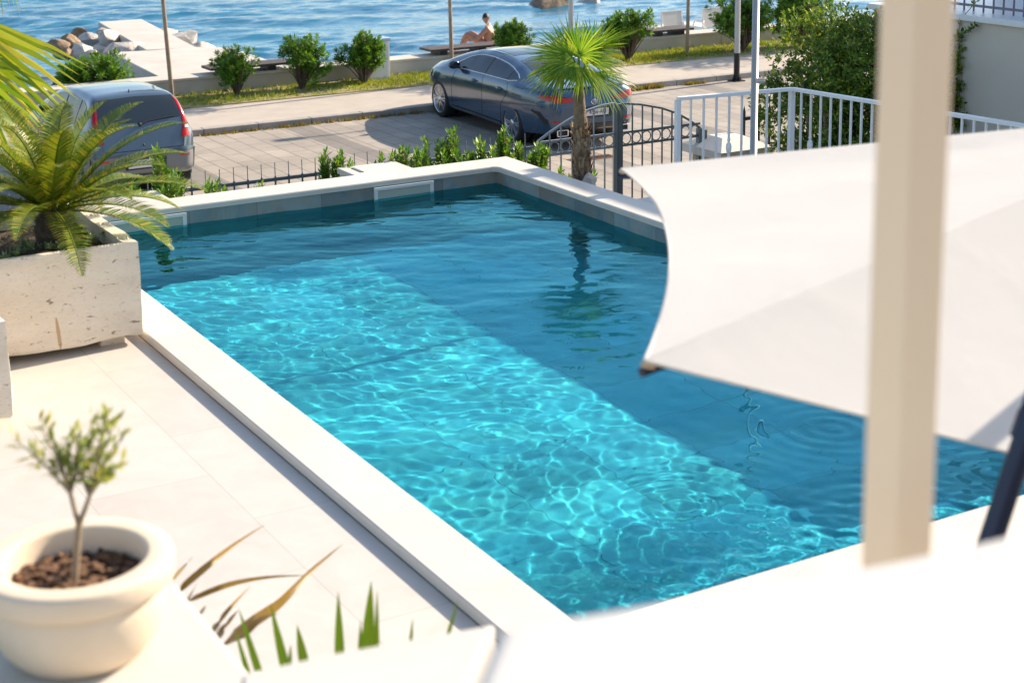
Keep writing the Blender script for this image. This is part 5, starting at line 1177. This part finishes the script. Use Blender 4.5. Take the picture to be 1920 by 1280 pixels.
b.grid(pts); soil2 = mat('bark_mulch', (.1, .05, .03), .95); t = NT(soil2); v = t.co(); t.color(t.ramp(t.noise(v, 42, 4, .6), [(.35, (.012, .008, .006)), (.5, (.06, .03, .018)), (.66, (.26, .13, .06))])); t.bump(t.noise(v, 60, 4), .8, .01); so = b.build('soil', soil2, e)
ch = MB()
for i in range(90):
    a, r_ = rg.uniform(0, 6.28), .14*math.sqrt(rg.random()); q = Vector((r_*math.cos(a), r_*math.sin(a), .182)); s = Vector((rg.uniform(-1, 1), rg.uniform(-1, 1), rg.uniform(-.2, .3))).normalized()
    ch.bar(q-s*.012, q+s*.012, rg.uniform(.006, .014), .006)
ch.build('bark_chip', mottled('bark_chips', (.04, .022, .014), (.30, .16, .08), 30, .9, .3), so)
so.children[0]['kind'] = 'stuff'
# olive sapling
e = thing('olive_sapling', 'small olive sapling with narrow grey green leaves in the pot', 'sapling', (pc.x-.005, pc.y, LZ+.17))
T = lambda u, v_: px(u, v_, d=pr_d)-Vector(e.location)
pr_d = (Vector(e.location)-CAM).dot(_fw)
tr = MB(); base_ = Vector((0, 0, 0)); f0 = T(148, 985)
tr.tube([base_, base_.lerp(f0, .5), f0], [.010, .009, .008], 8)
tips = [(62, 835), (80, 870), (100, 800), (118, 790), (112, 850), (140, 815), (150, 850), (170, 800), (178, 840), (196, 785), (208, 772), (214, 812), (235, 805), (225, 850), (95, 905), (190, 880), (130, 875), (165, 900), (215, 870), (45, 850), (120, 830), (185, 815)]
lf = MB(); rg = random.Random(8)
fk = [T(132, 925), T(168, 930)]
for q in fk: tr.tube([f0, f0.lerp(q, .5), q], [.007, .006, .005], 6)
for u, v_ in tips:
    q = T(u, v_)+Vector((rg.uniform(-.05, .05), rg.uniform(-.07, .07), 0)); a_ = fk[0] if u < 150 else fk[1]; m_ = a_.lerp(q, .5)+Vector((0, 0, .012)); tr.tube([a_, m_, q], [.0035, .0025, .0015], 5)
    for j in range(7):
        s = .35+.65*j/6; pq = a_.lerp(m_, s*2) if s < .5 else m_.lerp(q, s*2-1); d = (q-a_).normalized()
        rosette(lf, pq, (d+Vector((rg.gauss(0, .5), rg.gauss(0, .5), rg.gauss(0, .3)))), 2, .043, .0115, (.4, 1.1), rg)
tr.build('trunk', mottled('olive_bark', (.24, .18, .11), (.38, .29, .19), 30, .9, .3), e); lf.build('crown', L_olive, e)
# grasses behind the parapet
G2 = 'green grass blades behind the parapet'
L_iris = leaf_mat('iris_leaf', (.12, .27, .01), (.22, .38, .02), (.42, .55, .04), .5)
def gblade(pb, pt, w, d, label, m=L_iris, bend=(0, 0)):
    a_ = px(pb[0], pb[1]+16, d=d); c_ = px(pt[0], pt[1], d=d+.12); e_ = MB(); org = Vector(a_)
    md = a_.lerp(c_, .5)+_r2*bend[0]-_d2*bend[1]
    pts = [a_, a_.lerp(md, .5)+(md-a_.lerp(c_, .5))*.25, md, md.lerp(c_, .5)+(md-a_.lerp(c_, .5))*.25, c_]; s = _r2
    vs = []
    for i, q in enumerate(pts):
        ww = w*(1, .92, .72, .42, .03)[i]/2; vs += [q-s*ww-org, q+_fw*ww*.5-org, q+s*ww-org]
    e_.add(vs, [(3*i+k, 3*i+k+1, 3*i+k+4, 3*i+k+3) for i in range(4) for k in range(2)])
    o = e_.build('grass_blade', m, loc=org); return tag(o, label, 'grass blade', G2)
for pb, pt, w, lab in (((485, 1242), (447, 1138), .028, 'yellow green blade leaning over the brown leaf'), ((466, 1250), (440, 1175), .020, 'leftmost short green blade leaning left'), ((535, 1236), (507, 1130), .034, 'bright lime blade leaning left by the brown leaf tip'),
    ((571, 1230), (557, 1170), .036, 'short dark green pointed blade'), ((637, 1220), (634, 1108), .034, 'lone tall upright green blade'), ((688, 1212), (696, 1088), .046, 'tallest broad green blade of the pair'), ((706, 1208), (707, 1106), .020, 'dark narrow blade behind the tallest one'),
    ((675, 1212), (676, 1160), .016, 'faint thin blade left of the tallest one'), ((769, 1197), (774, 1158), .014, 'small pale green blade tip on its own'), ((836, 1187), (859, 1124), .016, 'rightmost slanting dark green blade'), ((543, 1232), (545, 1206), .016, 'tiny blade tip beside the lime blade')):
    gblade(pb, pt, w*.85, 4.45, lab)
e = thing('flax_plant', 'bronze leaved flax plant leaning over the deck beside the pot', 'plant', tuple(px(440, 1260, d=4.9)))
L_flax = leaf_mat('flax_leaf', (.12, .065, .008), (.20, .12, .012), (.34, .17, .02), .25)
def fl(pts, w, d0, d1):
    k = len(pts); P_ = [px(u, v_, d=d0+(d1-d0)*i/(k-1))-Vector(e.location) for i, (u, v_) in enumerate(pts)]
    # smooth it
    out_ = []; n_ = 14
    for i in range(n_+1):
        s = i/n_*(k-1); j = min(int(s), k-2); f = s-j; p0, p1, p2, p3 = P_[max(j-1, 0)], P_[j], P_[j+1], P_[min(j+2, k-1)]
        out_.append(.5*((2*p1)+(-p0+p2)*f+(2*p0-5*p1+4*p2-p3)*f*f+(-p0+3*p1-3*p2+p3)*f**3))
    lf = MB(); vs = []
    for i, q in enumerate(out_):
        t_ = i/n_; d = (out_[min(i+1, n_)]-out_[max(i-1, 0)]).normalized(); s = d.cross(_fw).normalized(); ww = w*(.75+.6*t_ if t_ < .4 else max(.03, .99*(1-(t_-.4)/.6)**.8))/2
        vs += [q-s*ww, q+_fw*ww*.6, q+s*ww]
    lf.add(vs, [(3*i+a, 3*i+a+1, 3*i+a+4, 3*i+a+3) for i in range(n_) for a in range(2)], smooth=True); lf.build('leaf', L_flax, e)
fl([(330, 1115), (342, 1100), (395, 1055), (440, 1020), (497, 983)], .024, 5.0, 5.6)
fl([(340, 1130), (362, 1121), (420, 1098), (470, 1086), (520, 1080), (575, 1078)], .021, 5.0, 5.7)
fl([(410, 1215), (430, 1197), (470, 1168), (515, 1138), (545, 1110), (585, 1068), (642, 1020)], .042, 4.9, 5.8)
fl([(395, 1190), (408, 1168), (432, 1138), (470, 1098)], .020, 4.9, 5.4)
fl([(405, 1200), (417, 1180), (430, 1163), (446, 1144)], .024, 4.9, 5.2)
fl([(430, 1205), (455, 1188), (490, 1160), (522, 1150)], .030, 4.8, 5.2)
fl([(350, 1125), (360, 1110), (368, 1094), (376, 1078)], .008, 5.0, 5.3)
fl([(325, 1085), (335, 1072), (346, 1060), (362, 1042)], .012, 5.0, 5.4)
fl([(375, 1150), (381, 1142), (386, 1134)], .010, 4.9, 5.1)

# square post
pb_ = px(1676, 1150, d=2.15); w_ = .0325
post_m = mottled('beige_post_paint', (.92, .70, .475), (.94, .73, .50), 2, .5, .02, 60)
e = thing('square_post', 'tall beige square metal post rising behind the parapet', 'post', tuple(pb_))
b = MB(); b.box((-w_, -w_, -.02), (w_, w_, 2.6)); b.build('shaft', post_m, e, bevel=.004, seg=3)
# tilted square parasol
fab = bpy.data.materials.new('parasol_canvas'); fab.use_nodes = True; t = NT(fab); t.b.inputs['Base Color'].default_value = (.88, .87, .845, 1); t.b.inputs['Roughness'].default_value = .85
v = t.co(); t.bump(t.math('ADD', t.noise(v, 3.5, 3, .5, .4), t.math('MULTIPLY', t.noise(v, 320, 2), .05)), .32, .02)
tl_ = t.n('BsdfTranslucent'); tl_.inputs[0].default_value = (.86, .80, .70, 1); mx = t.n('MixShader'); mx.inputs[0].default_value = .45; t.l(t.b.outputs[0], mx.inputs[1]); t.l(tl_.outputs[0], mx.inputs[2]); t.l(mx.outputs[0], t.t.nodes['Material Output'].inputs[0])
PS = .66                                           # distance of the parasol
pp = lambda u, v_, z: CAM+(px(u, v_, z=z)-CAM)*PS
C1 = pp(1165, 317, 1.10); C2 = pp(1209, 676, 1.2); k_ = pp(1890, 862, .84); C3 = C2+(k_-C2).normalized()*(C1-C2).length*1.65; C4 = C1+C3-C2
cc = (C1+C3)/2; nrm = (C3-C2).cross(C1-C2).normalized(); nrm = nrm if nrm.z > 0 else -nrm
AP = px(2335, 200, d=4.98)
e = thing('square_parasol', 'large off white square parasol tilted over the pool edge', 'parasol', (cc.x, cc.y, DZ))
K = [C1, C2, C3, C4]; sagIn = (.145, .05, .08, .12)
for i in range(4):
    a_, c_ = K[i], K[(i+1) % 4]; N_ = 24; rows = []
    ed = (AP-(a_+c_)/2).normalized()
    for j in range(N_+1):
        s = j/N_; row = []
        for k in range(N_+1):
            u = k/N_; rim_ = a_.lerp(c_, u)+ed*sagIn[i]*4*u*(1-u)*.8; q = AP.lerp(rim_, s)
            q = q-nrm*(.03*s*(1-s)*4*(.15+.85*(4*u*(1-u)))*.55)+nrm*.004*math.sin(14*u+3*s)*s
            row.append(q)
        rows.append(row)
    b = MB(); b.grid(rows); o = PW(b, 'canopy_panel', fab, e); so_ = o.modifiers.new('cloth', 'SOLIDIFY'); so_.thickness = .003; so_.use_rim = False
    o['label'] = ('off white canopy panel with a deeply curved edge', 'cream canopy panel along the lower edge', 'far right canopy panel', 'far canopy panel')[i]
hm = MB()
for i, c_ in enumerate(K):
    pts = [AP.lerp(c_, s)-nrm*.03*s*(1-s)*4*.15*.55+nrm*.001 for s in np.linspace(0, 1, 14)]; hm.tube(pts, .0045, 6)
PW(hm, 'seam', fab, e)
hem = MB()
for i in range(4):
    a_, c_ = K[i], K[(i+1) % 4]; ed = (AP-(a_+c_)/2).normalized(); hem.tube([a_.lerp(c_, u)+ed*sagIn[i]*4*u*(1-u)*.8 for u in np.linspace(0, 1, 24)], .0045, 6)
PW(hem, 'hem', fab, e)
tipm = mat('rib_tip', (.55, .40, .24), .5); b = MB()
for c_ in K:
    d = (c_-cc).normalized(); b = MB(); b.tube([c_-d*.03-nrm*.014, c_-d*.005-nrm*.010, c_+d*.006-nrm*.008], [.007, .009, .005], 10); PW(b, 'rib_tip', tipm, e)
rb = MB(); navy = mat('navy_metal', (.012, .022, .055), .32, .5)
for c_ in K: rb.tube([AP-nrm*.09, AP.lerp(c_, .5)-nrm*.09, c_-nrm*.03], .012, 8)
PW(rb, 'rib', navy, e)
rb = MB(); rb.tube([AP+nrm*.05, AP-nrm*.5], .02, 12); rb.tube([AP+nrm*.02, AP+nrm*.08], [.05, .02], 14); PW(rb, 'hub', navy, e)
ma, mb_ = px(1835, 1080, d=3.5), px(1937, 775, d=3.45); dr = (mb_-ma).normalized()
ms = MB(); ms.tube([ma-dr*((ma.z-DZ)/dr.z), ma+dr*.32], .026, 24); ms.tube([ma+dr*.32, ma+dr*.38], .033, 24); ms.tube([ma+dr*.38, ma+dr*1.3, AP-nrm*.42+Vector((.5, -.1, .12)), AP-nrm*.46], [.029, .028, .026, .024], 20); PW(ms, 'mast', navy, e)
